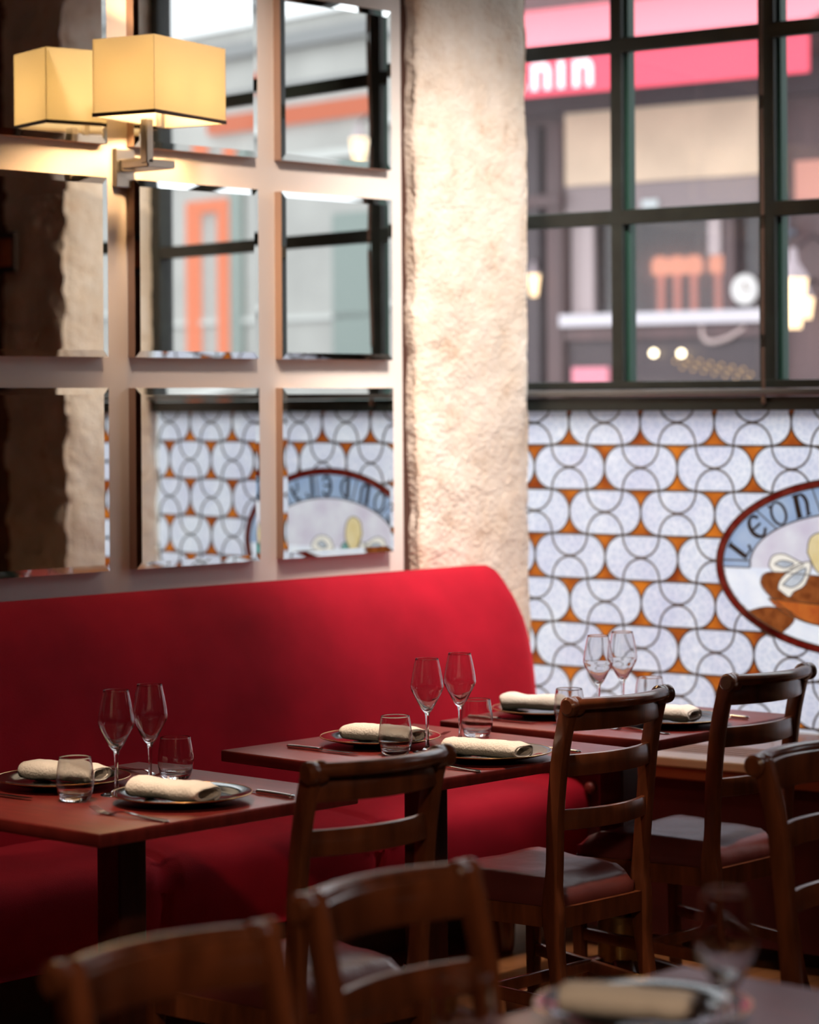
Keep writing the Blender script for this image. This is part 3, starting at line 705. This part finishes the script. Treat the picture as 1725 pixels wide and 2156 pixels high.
chair0 = make_chair()
chairs = [
    (3.533, 3.330, -.09, 'dark wood ladder back chair at the leftmost lit table, back to us', 1),
    (4.640, 3.620, -.03, 'dark wood chair with two back slats pushed up to the middle table, oxblood seat', 1),
    (5.268, 3.640, .00, 'dark wood chair at the table nearest the stained glass, back to us', 1),
    (4.135, 2.755, PI + .04, 'dark wood chair cut off by the right edge of the photo', -1),
    (2.620, 2.435, PI + .01, 'dim dark wood chair with curved crest in front of the middle chairs', -1),
    (2.128, 2.350, PI - .02, 'blurred dark wood chair back in the bottom left corner', -1),
]
for i, (x, y, rz, lab, _) in enumerate(chairs):
    o = chair0 if i == 0 else copy_tree(chair0)
    o.location = (x, y, 0); o.rotation_euler = (0, 0, rz); tag(o, lab, 'chair', GC)

# ------------------------------------------------------------------ tableware
def make_plate(r=.146):
    t = empty('charger_plate')
    bm = B(); lathe(bm, [(0, .004), (.060, .004), (.0605, 0), (.064, 0), (.068, .0045), (.105, .0085), (r - .004, .0185), (r - .002, .0205), (r - .006, .0212), (.107, .0120), (.098, .0098), (0, .0092)], 72)
    bmesh.ops.recalc_face_normals(bm, faces=list(bm.faces))
    link('plate_body', bm, plastic_black, t, smooth=True)
    bm = B(); P = [(math.cos(2 * PI * i / 72) * (r - .003), math.sin(2 * PI * i / 72) * (r - .003), .0205) for i in range(73)]
    sweep(bm, P, circ(.0013, 8), cap=False); link('gold_rim', bm, gold, t, smooth=True)
    return t
def make_wine():
    bm = B()
    o_ = [(0, 0), (.033, 0), (.0335, .0012), (.028, .0030), (.012, .0060), (.0055, .012), (.0040, .025), (.0036, .055), (.0042, .080), (.0065, .092)]
    bowl = smoothp([(.0065, .092, 0), (.014, .101, 0), (.0255, .122, 0), (.0345, .139, 0), (.0382, .150, 0), (.0372, .163, 0), (.0330, .188, 0), (.0268, .217, 0)], 5)
    prof = o_ + [(p.x, p.y) for p in bowl[1:]]
    inner = smoothp([(.0261, .2172, 0), (.0322, .188, 0), (.0364, .163, 0), (.0373, .150, 0), (.0336, .1405, 0), (.0245, .124, 0), (.0115, .105, 0), (.004, .099, 0)], 5)
    prof += [(.02665, .2178)] + [(p.x, p.y) for p in inner] + [(0, .0980)]
    lathe(bm, prof, 48); bmesh.ops.recalc_face_normals(bm, faces=list(bm.faces))
    return link('wine_glass', bm, glass, smooth=True, ang=1.2)
def make_tumbler():
    bm = B()
    o_ = smoothp([(.022, 0, 0), (.0275, .001, 0), (.0325, .008, 0), (.0375, .024, 0), (.0392, .038, 0), (.0382, .056, 0), (.0355, .076, 0), (.0330, .090, 0)], 4)
    i_ = smoothp([(.0320, .0905, 0), (.0343, .076, 0), (.0370, .056, 0), (.0380, .038, 0), (.0362, .026, 0), (.0310, .0155, 0), (.018, .0115, 0)], 4)
    lathe(bm, [(0, .0015), (.018, .0015)] + [(p.x, p.y) for p in o_] + [(p.x, p.y) for p in i_] + [(0, .0105)], 48)
    bmesh.ops.recalc_face_normals(bm, faces=list(bm.faces))
    return link('water_tumbler', bm, glass, smooth=True, ang=1.2)
def make_napkin(seedv, taper=0., wd=.039, ht=.0205, ln=.19):
    """a napkin folded into a flat roll, open at one end so that the layers show"""
    bm = B(); n = 44; m = 26; rings = []
    for j in range(m + 1):
        t = j / m; y = (t - .5) * ln; ring_i = []
        for i in range(n + 1):
            a = 2 * PI * 2.15 * i / n; k = 1 - .36 * (a / (2 * PI * 2.15))
            ww = wd * (1 + taper * (t - .5)) * (1 + .07 * noise.noise(Vector((t * 3, seedv, 0)))); hh = ht * (1 + .22 * noise.noise(Vector((t * 3.3, seedv + 4, 0)))) * (1 - .35 * max(0, .12 - t) / .12)
            ca, sa = math.cos(a - 1.2), math.sin(a - 1.2)
            q = .62
            x = ww * k * math.copysign(abs(ca) ** q, ca); z = hh * k * math.copysign(abs(sa) ** .9, sa)
            x += .004 * noise.noise(Vector((t * 5, seedv, i * .02))); z += .0018 * noise.noise(Vector((x * 60, t * 9, seedv)))
            yy = y + (.010 * noise.noise(Vector((a * .6, seedv, 2))) if j in (0, m) else 0)
            ring_i.append((x, yy, z))
        rings.append(ring_i)
    zm = min(p[2] for r in rings for p in r)
    V = [[bm.verts.new((p[0], p[1], p[2] - zm + .0016)) for p in r] for r in rings]
    for a, b_ in zip(V, V[1:]):
        for i in range(n): bm.faces.new((a[i], a[i + 1], b_[i + 1], b_[i]))
    o = link('napkin', bm, linen, smooth=True, ang=2)
    md = o.modifiers.new('thickness', 'SOLIDIFY'); md.thickness = .0022; md.offset = 0
    return o
def make_fork():
    bm = B()
    # y runs from handle end (0) to tine tips (.195)
    P = smoothp([(0, 0, .0035), (0, .03, .0045), (0, .07, .007), (0, .105, .0105), (0, .13, .0085), (0, .143, .0045)], 5)
    wv = [.0095, .0085, .0055, .0032, .0035, .0085]
    sc = []
    for i in range(len(P)):
        f = i / (len(P) - 1) * 5; k = int(min(f, 4.999)); u = f - k; sc.append(((wv[k] * (1 - u) + wv[k + 1] * u) / .01, 1))
    sweep(bm, P, rrect(.020, .0026, .0010, 2), scales=sc)
    # rounded handle end
    lathe(bm, [(0, -.0013), (.0085, -.0011), (.0093, 0), (.0085, .0011), (0, .0013)], 20, (0, .001, .0035))
    sweep(bm, smoothp([(0, .140, .0045), (0, .148, .0035), (0, .156, .0036)], 4), rrect(.0215, .0022, .0009, 2), scales=[(.80 + .2 * i / 8, 1) for i in range(9)])
    for x in (-.0090, -.0030, .0030, .0090):
        Q = smoothp([(x, .153, .0036), (x, .168, .0050), (x * .97, .182, .0095), (x * .95, .196, .0155)], 4)
        sweep(bm, Q, rrect(.0030, .0022, .0008, 2), scales=[(1 - .45 * i / 12, 1 - .3 * i / 12) for i in range(13)])
    return link('table_fork', bm, steel, smooth=True)
def make_knife():
    bm = B()
    P = smoothp([(0, 0, .0045), (0, .02, .0048), (0, .05, .0050), (0, .085, .0050), (0, .100, .0048)], 4)
    sc = [(1.0 - .35 * math.sin(PI * min(1, i / 16)) ** 1 * .8, 1) for i in range(17)]
    sweep(bm, P, rrect(.017, .0085, .0038, 3), scales=sc)
    lathe(bm, [(0, -.004), (.007, -.003), (.0085, 0), (.007, .003), (0, .004)], 18, (0, .001, .0045))
    poly = [(-.0045, .098), (.0055, .098), (.0085, .112), (.0095, .15), (.0085, .19), (.004, .212), (-.002, .220), (-.0055, .212), (-.0055, .15)]
    prism(bm, poly, .0038, .0052, 'z')
    return link('table_knife', bm, steel, smooth=True)
def place(proto, first, x, y, z, rz, label, cat, group, rx=0):
    o = proto if first else copy_tree(proto)
    o.location = (x, y, z); o.rotation_euler = (rx, 0, rz); tag(o, label, cat, group); return o
TZ = .7503
pl0 = make_plate()
plates = [(3.531, 4.243, 'black plate with gold rim on the banquette side of the leftmost table'),
          (3.543, 3.882, 'black plate with gold rim on the chair side of the leftmost table'),
          (4.450, 4.178, 'black plate with gold rim on the banquette side of the middle table'),
          (4.423, 3.812, 'black plate with gold rim on the chair side of the middle table'),
          (5.140, 4.232, 'black plate with gold rim on the banquette side of the table by the stained glass'),
          (5.195, 3.868, 'black plate with gold rim on the chair side of the table by the stained glass'),
          (2.690, 2.055, 'blurred black plate on the dim table at the bottom right')]
for i, (x, y, l) in enumerate(plates): place(pl0, i == 0, x, y, TZ, i * .7, l, 'plate', 'black charger plates')
nz = TZ + .0095
naps = [(3.522, 4.225, .28, 1, 'rolled white napkin on the far plate of the leftmost table', .2, .19),
        (3.492, 3.855, .10, 2, 'rolled white napkin with open end on the near plate of the leftmost table', -.15, .20),
        (4.420, 4.140, .20, 3, 'rolled white napkin on the far plate of the middle table', .1, .20),
        (4.385, 3.790, .14, 4, 'rolled white napkin leaning over the near plate of the middle table', -.2, .21),
        (5.125, 4.255, .30, 5, 'rolled white napkin on the far plate of the table by the stained glass', .25, .18),
        (5.165, 3.875, .10, 6, 'rolled white napkin on the near plate of the table by the stained glass', 0., .19),
        (2.640, 2.035, .35, 7, 'blurred folded napkin on the plate at the bottom right', 0., .19)]
for x, y, rz, sd, l, tp, ln in naps:
    o = make_napkin(sd * 3.7, tp, ln=ln * .96); o.location = (x, y, nz); o.rotation_euler = (0, 0, rz); tag(o, l, 'napkin', 'rolled napkins')
wg0 = make_wine()
wines = [(3.520, 4.058, 'left wine glass of the pair on the leftmost table'), (3.640, 4.088, 'right wine glass of the pair on the leftmost table'),
         (4.418, 3.998, 'left wine glass of the pair on the middle table'), (4.560, 4.022, 'right wine glass of the pair on the middle table'),
         (5.130, 4.055, 'left wine glass in front of the stained glass'), (5.250, 4.070, 'right wine glass in front of the stained glass'),
         (2.550, 1.822, 'blurred wine glass on the dim table at the bottom right'), (2.700, 1.735, 'blurred wine glass at the right edge of the dim front table')]
for i, (x, y, l) in enumerate(wines): place(wg0, i == 0, x, y, TZ, 0, l, 'wine glass', 'empty stemmed wine glasses')
tb0 = make_tumbler()
tumb = [(3.412, 4.062, 'water tumbler in front of the napkin on the leftmost table'), (3.755, 4.134, 'water tumbler behind the near plate on the leftmost table'),
        (4.338, 4.025, 'water tumbler in front of the far napkin on the middle table'), (4.705, 4.095, 'water tumbler behind the near napkin on the middle table'),
        (5.028, 4.068, 'water tumbler beside the napkin on the table by the stained glass'), (5.372, 4.075, 'water tumbler right of the wine glasses by the stained glass'),
        (2.425, 2.135, 'blurred tumbler in front of the dim chair at the bottom')]
for i, (x, y, l) in enumerate(tumb): place(tb0, i == 0, x, y, TZ, 0, l, 'tumbler', 'rounded water tumblers')
fk0 = make_fork(); kn0 = make_knife()
# (x, y) is the handle end, angle 0 points the tines to the wall
forks = [(3.352, 3.722, .09, 'fork on the near side of the leftmost table, tines raised'),
         (3.782, 4.350, PI - .20, 'fork beside the far plate of the leftmost table'),
         (4.252, 3.700, .06, 'fork at the near corner of the middle table'),
         (4.690, 4.330, PI - .22, 'fork behind the napkin of the middle table'),
         (5.030, 3.765, .05, 'fork on the near side of the table by the stained glass')]
for i, (x, y, a, l) in enumerate(forks): place(fk0, i == 0, x, y, TZ - .0015, a, l, 'fork', 'steel table forks')
knives = [(3.722, 3.745, -.02, 'knife beyond the near plate of the leftmost table'),
          (3.345, 4.352, PI + .05, 'knife at the left edge of the leftmost table'),
          (4.268, 4.300, PI + .02, 'knife on the left side of the middle table'),
          (4.620, 3.712, -.02, 'knife between the middle table plate and the chair post'),
          (5.395, 3.785, .02, 'knife on the right side of the table by the stained glass'),
          (4.968, 4.355, PI + .05, 'knife at the left end of the table by the stained glass')]
for i, (x, y, a, l) in enumerate(knives): place(kn0, i == 0, x, y, TZ, a, l, 'knife', 'steel table knives')

# ------------------------------------------------------------------ wall sconce with a rectangular shade
sc = empty('wall_sconce', (4.591, 5.098, 0), .234); tag(sc, 'wall sconce with a glowing cream rectangular shade on a chrome bracket', 'wall lamp')
a_, b_, zl, zh = .168, .098, 2.318, 2.520
shade_m = translucent('cream_lamp_fabric', (1, .95, .76), .85, .9, sp=.1)
bm = B(); th = .002
for (x0, x1, y0, y1) in ((-a_, a_, -b_, -b_ + th), (-a_, a_, b_ - th, b_), (-a_, -a_ + th, -b_ + th, b_ - th), (a_ - th, a_, -b_ + th, b_ - th)): box(bm, x0, x1, y0, y1, zl, zh)
o = link('lamp_shade', bm, shade_m, sc); o['label'] = 'glowing cream fabric shade'
bm = B(); e = .0015
for (x0, x1, y0, y1) in ((-a_ - e, a_ + e, -b_ - e, -b_), (-a_ - e, a_ + e, b_, b_ + e), (-a_ - e, -a_, -b_, b_), (a_, a_ + e, -b_, b_)): box(bm, x0, x1, y0, y1, zl - .002, zl + .008)
link('dark_trim', bm, mat('dark_trim', (.02, .008, .004), .6), o)['label'] = 'dark ribbon along the lower edge'
bulb_m = emis('warm_bulb', (1, .60, .28), 400)
for x in (-.075, .075):
    bm = B(); bmesh.ops.create_uvsphere(bm, u_segments=20, v_segments=12, radius=.026)
    for v in bm.verts: v.co = Vector((v.co.x + x, v.co.y, v.co.z * 1.2 + 2.385))
    link('bulb', bm, bulb_m, sc, smooth=True)
ly = .155   # bracket runs from the board to the shade
sc2 = Matrix.Translation((4.591, 5.098, 0)) @ Matrix.Rotation(.234, 4, 'Z')
bm = B(); box(bm, 4.578, 4.645, 5.262, 5.279, 2.15, 2.255, .003); box(bm, 4.590, 4.632, 5.19, 5.262, 2.19, 2.225, .003)
box(bm, 4.535, 4.632, 5.085, 5.19, 2.19, 2.212, .003); box(bm, 4.530, 4.555, 5.085, 5.110, 2.20, 2.318, .003)
box(bm, 4.600, 4.618, 5.170, 5.190, 2.20, 2.318, .003)
link('chrome_bracket', bm, chrome, sc, mw=Matrix()); 
# lamp holder cross bar inside the shade
bm = B(); box(bm, -.09, .09, -.008, .008, 2.435, 2.448, .002); box(bm, -.008, .008, -.008, .008, 2.30, 2.448); link('lamp_holder', bm, chrome, sc)

# ------------------------------------------------------------------ the street outside
OFF = 7.5
EM = WM @ Matrix.Translation((0, OFF, 0))
def ebox(bm, s0, s1, z0, z1, o0=-.02, o1=.02, bev=0, mi=0): return box(bm, s0, s1, o0, o1, z0, z1, bev, 2, mi)
def epart(name, m, parent, *boxes, bev=0):
    bm = B()
    for q in boxes: ebox(bm, *q, bev=bev)
    return link(name, bm, m, parent)
pave = mat('grey_paving', (.28, .27, .27), .8, var=.2, scale=2)
bm = B(); box(bm, -14, 30, .1, 16, -.22, -.12); struct('street', bm, pave, mw=WM)
dwood = mat('shopfront_brown', (.085, .040, .040), .5, var=.25, scale=3, stretch=(3, 1, .4))
dwood2 = mat('shopfront_dark', (.040, .022, .026), .5)
shop = empty('shopfront', mw=EM); tag(shop, 'dark wooden shopfront with a beige sign board across the street', 'shopfront')
epart('facade', dwood, shop, (-11, -5.0, -.12, 5.6, 0, .3), (-5.0, -3.5, 2.78, 5.6, 0, .3), (-5.0, -3.5, -.12, 1.60, 0, .3), (-3.5, 3.2, -.12, 5.6, 0, .3))
epart('shop_interior', mat('shop_interior', (.16, .12, .11), .8), shop, (-9.0, 0, .5, 3.5, .9, .95))
epart('fascia', dwood2, shop, (-5.6, -2.9, 3.47, 3.70, -.10, 0))
epart('sign_board', mat('beige_sign', (.74, .56, .40), .6, var=.1, scale=3), shop, (-4.95, -3.50, 2.99, 3.47, -.08, -.001))['label'] = 'blank beige sign board'
for a, b2 in ((-5.30, -5.16), (-5.10, -4.98), (-3.50, -3.40)): epart('pilaster', dwood2 if a < -5.2 else dwood, shop, (a, b2, -.12, 3.4, -.08, 0))
epart('capital', dwood, shop, (-5.33, -4.97, 2.86, 2.94, -.12, -.081))
epart('transom', mat('transom_grey', (.26, .20, .20), .5), shop, (-4.97, -3.5, 2.76, 2.99, -.05, 0))
epart('shop_pane', pane_mat('shop_glass', .12, (.8, .8, .82)), shop, (-4.98, -3.5, 2.15, 2.77, .10, .104))
epart('counter_shelf', mat('white_shelf', (.60, .56, .60), .5), shop, (-4.98, -3.4, 2.06, 2.14, -.12, .3))
epart('mullion', mat('pale_mullion', (.45, .36, .36), .5), shop, (-4.97, -4.80, 2.15, 2.76, .02, .06), (-3.93, -3.84, 2.5, 2.76, .02, .06))
epart('mullion', dwood, shop, (-3.82, -3.74, 2.15, 2.76, .02, .09))
epart('lower_panel', dwood2, shop, (-4.97, -3.5, 1.60, 1.98, -.03, 0)); epart('lower_rail', dwood, shop, (-4.97, -3.5, 1.97, 2.06, -.07, 0))
epart('notice', mat('pink_notice', (.80, .25, .32), .6), shop, (-4.92, -4.64, 1.66, 1.79, -.06, -.031))['label'] = 'pink notice low on the shopfront'
epart('notice', mat('salmon_notice', (.60, .26, .20), .6), shop, (-3.28, -3.0, 2.80, 3.06, -.03, 0))['label'] = 'salmon coloured panel'
for a, m_ in ((-4.62, .09), (-4.42, .11)):
    epart('hanging_card', mat('pale_card', (.60, .66, .66), .6) if m_ == .09 else bpy.data.materials['pale_card'], shop, (a + .05, a + m_ + .06, 2.82, 2.87, -.07, -.051))
# awning
aw = empty('awning', mw=EM); tag(aw, 'coral red shop awning with white lettering across the street', 'awning')
pinkm = mat('coral_canvas', (.74, .065, .11), .8); pinkl = mat('pale_coral_canvas', (.84, .19, .23), .8)  # slope canvas paler than the valance
bm = B(); prism(bm, [(-1.10, 3.755), (-1.10, 3.775), (0.0, 4.19), (0.0, 4.17)], -6.6, -2.62, 'x'); link('awning_slope', bm, pinkl, aw)
bm = B(); box(bm, -6.6, -2.62, -1.115, -1.10, 3.455, 3.69); link('valance', bm, pinkm, aw)
bm = B(); box(bm, -6.6, -2.62, -1.125, -1.10, 3.69, 3.755); link('front_bar', bm, mat('awning_bar', (.45, .10, .14), .5), aw)
wl = mat('white_letters', (.9, .88, .88), .7); xl = -4.07
for ch, adv in (('n', .205), ('i', .10), ('n', .205), ('a', .19)):
    cu = bpy.data.curves.new('lettering', 'FONT'); cu.body = ch; cu.size = .33; cu.extrude = .002; cu.offset = .008; cu.align_x = 'RIGHT'
    tmp = bpy.data.objects.new('t', cu); COL.objects.link(tmp); bpy.context.view_layer.update()
    me = bpy.data.meshes.new_from_object(tmp); bpy.data.objects.remove(tmp)
    lo = bpy.data.objects.new('letter', me); COL.objects.link(lo); me.materials.clear(); me.materials.append(wl); lo.parent = aw
    lo.location = (xl, -1.119, 3.50); lo.rotation_euler = (PI / 2, 0, 0); lo['label'] = 'white bold letter on the valance'; xl -= adv
# lamps inside the shop
lampm = emis('salmon_glow', (1, .36, .20), 1.8); stemm = mat('salmon_stem', (.75, .30, .22), .5, emit=(1, .3, .18), es=.6)
def mush():
    t = empty('mushroom_lamp')
    bm = B(); lathe(bm, [(0, .125), (.035, .12), (.060, .09), (.060, .03), (.056, 0), (0, .0)], 20); link('lamp_shade', bm, lampm, t, smooth=True)
    bm = B(); lathe(bm, [(0, -.25), (.026, -.25), (.024, 0), (0, 0)], 14); link('stem', bm, stemm, t, smooth=True); return t
m0 = mush()
for i, s_ in enumerate((-4.40, -4.275, -4.15, -3.97)):
    o = m0 if i == 0 else copy_tree(m0); o.matrix_world = EM @ Matrix.Translation((s_, .22, 2.395))
    tag(o, ('glowing salmon lamp in the shop window, %s' % ('first of the cluster of three', 'middle of the cluster of three', 'last of the cluster of three', 'standing alone')[i]), 'lamp', 'salmon lamps in the shop window')
bm = B(); lathe(bm, [(0, 0), (.095, 0), (.10, .01), (.095, .02), (.075, .022), (0, .018)], 30)
o = link('wall_clock', bm, mat('clock_white', (.72, .70, .68), .5), mw=EM @ Matrix.Translation((-3.655, .015, 2.27)) @ Matrix.Rotation(PI / 2, 4, 'X'), smooth=True)
tag(o, 'round white clock face in the shopfront across the street', 'clock')
bm = B(); box(bm, -.008, .008, -.002, .05, .0205, .024); box(bm, -.006, .04, -.006, .006, .0205, .024); link('clock_hand', bm, mat('clock_brown', (.3, .22, .18), .5), o)
wb = emis('white_bulb_glow', (1, .85, .55), 9); gb = emis('golden_bulb_glow', (1, .60, .22), 1.5)
def tagbulb(s_, z, r, m_, lab, grp, of=-.08):
    bm = B(); bmesh.ops.create_uvsphere(bm, u_segments=12, v_segments=8, radius=r); o = link('light_bulb', bm, m_, mw=EM @ Matrix.Translation((s_, of, z)), smooth=True)
    tag(o, lab, 'light bulb', grp)
tagbulb(-4.28, 1.875, .022, wb, 'bright round bulb under the shop shelf, the one nearer the pilaster', 'bright bulbs')
tagbulb(-4.075, 1.87, .022, wb, 'bright round bulb under the shop shelf, beside the golden string', 'bright bulbs')
for k in range(22):
    tagbulb(-4.12 + k * .026, 1.85 - .0045 * k + .035 * math.sin(k * 2.1) - .03, .008, gb, 'tiny golden bulb in the string under the shop shelf', 'golden string bulbs')
bm = B(); sweep(bm, smoothp([(-3.93, -.06, 2.05), (-3.92, -.06, 1.97), (-3.86, -.06, 1.94), (-3.74, -.06, 1.965), (-3.62, -.06, 2.03)], 5), circ(.016, 8))
tag(link('curved_pipe', bm, mat('pale_pipe', (.5, .38, .36), .5), mw=EM, smooth=True), 'pale curved pipe below the shop shelf', 'pipe')
# lanterns
lg = emis('lantern_glow', (1, .70, .40), 3.2)
def lantern(s_, z, k, lab, of=-.5):
    t = empty('street_lantern', mw=EM @ Matrix.Translation((s_, of, z))); tag(t, lab, 'lantern', 'glowing street lanterns')
    bm = B(); lathe(bm, [(0, 0), (.045 * k, 0), (.085 * k, .26 * k), (0, .26 * k)], 6); link('lantern_glass', bm, lg, t)
    bm = B(); lathe(bm, [(0, .26 * k), (.095 * k, .26 * k), (.03 * k, .35 * k), (.02 * k, .42 * k), (0, .43 * k)], 6); link('lantern_cap', bm, mat('lantern_cap', (.4, .33, .35), .5) if 'lantern_cap' not in bpy.data.materials else bpy.data.materials['lantern_cap'], t)
    bm = B(); sweep(bm, [(0, 0, .4 * k), (0, -of * .5, .5 * k), (0, -of, .45 * k)], circ(.012, 6)); link('lantern_arm', bm, dwood2, t)
lantern(-3.05, 2.00, 1.15, 'glowing street lantern just right of the window bar')
lantern(-3.16, 2.07, .5, 'smaller glowing lantern at the right edge of the window', -.1)
lantern(-5.19, 2.27, .55, 'small warm wall lantern seen beside the stone pier', -.1)
bm = B(); ebox(bm, -3.33, -3.27, 2.55, 2.72, -.2, -.14); ebox(bm, -3.42, -3.33, 2.66, 2.70, -.18, -.16); box(bm, -3.31, -3.29, -.16, .0, 2.60, 2.63)
tag(link('bracket_lamp', bm, mat('bracket_blue_grey', (.16, .19, .24), .5), mw=EM), 'blue grey bracket lamp above the street lantern', 'lamp')
# grey building seen in the mirrors
gbld = empty('grey_building', mw=EM); tag(gbld, 'grey building across the street, seen in the mirrors', 'building')
gm = mat('grey_render', (.36, .35, .33), .8, var=.12, scale=1.5)
epart('facade', gm, gbld, (3.2, 22, -.12, 4.75, 0, .3))
epart('cornice', mat('grey_cornice', (.20, .20, .20), .7), gbld, (3.2, 22, 4.50, 4.62, -.10, 0), (3.2, 22, 4.18, 4.22, -.04, 0))
epart('parapet', mat('pale_parapet', (.80, .80, .80), .7), gbld, (3.2, 22, 4.75, 5.3, -.05, .3))
epart('ledge', mat('pale_ledge', (.5, .5, .48), .7), gbld, (3.2, 22, 3.55, 3.62, -.08, 0), (3.2, 22, 2.25, 2.29, -.03, 0))
epart('shutter', mat('green_grey_shutter', (.20, .24, .22), .7), gbld, (11.10, 11.28, -.12, 3.4, -.04, 0), (9.2, 9.9, -.12, 3.1, -.03, 0))
epart('coral_stripe', emis('coral_strip', (1, .30, .18), .95), gbld, (7.5, 11.55, 3.88, 4.02, -.06, -.001))['label'] = 'glowing coral stripe along the facade'  # orange stripe drawn as a glowing band
neon = empty('neon_arch', mw=EM); tag(neon, 'glowing coral door outline on the grey building, seen in the mirror', 'neon light')
nm = emis('coral_neon', (1, .30, .17), 1.2)
epart('neon_leg', nm, neon, (11.72, 11.88, 0, 3.22, -.05, -.001)); epart('neon_leg', nm, neon, (11.27, 11.43, 0, 3.22, -.05, -.001)); epart('neon_top', nm, neon, (11.27, 11.88, 3.22, 3.32, -.05, -.001))
lantern(9.35, 3.45, .8, 'pale glowing lantern on the grey building, seen in the mirror', -.2)
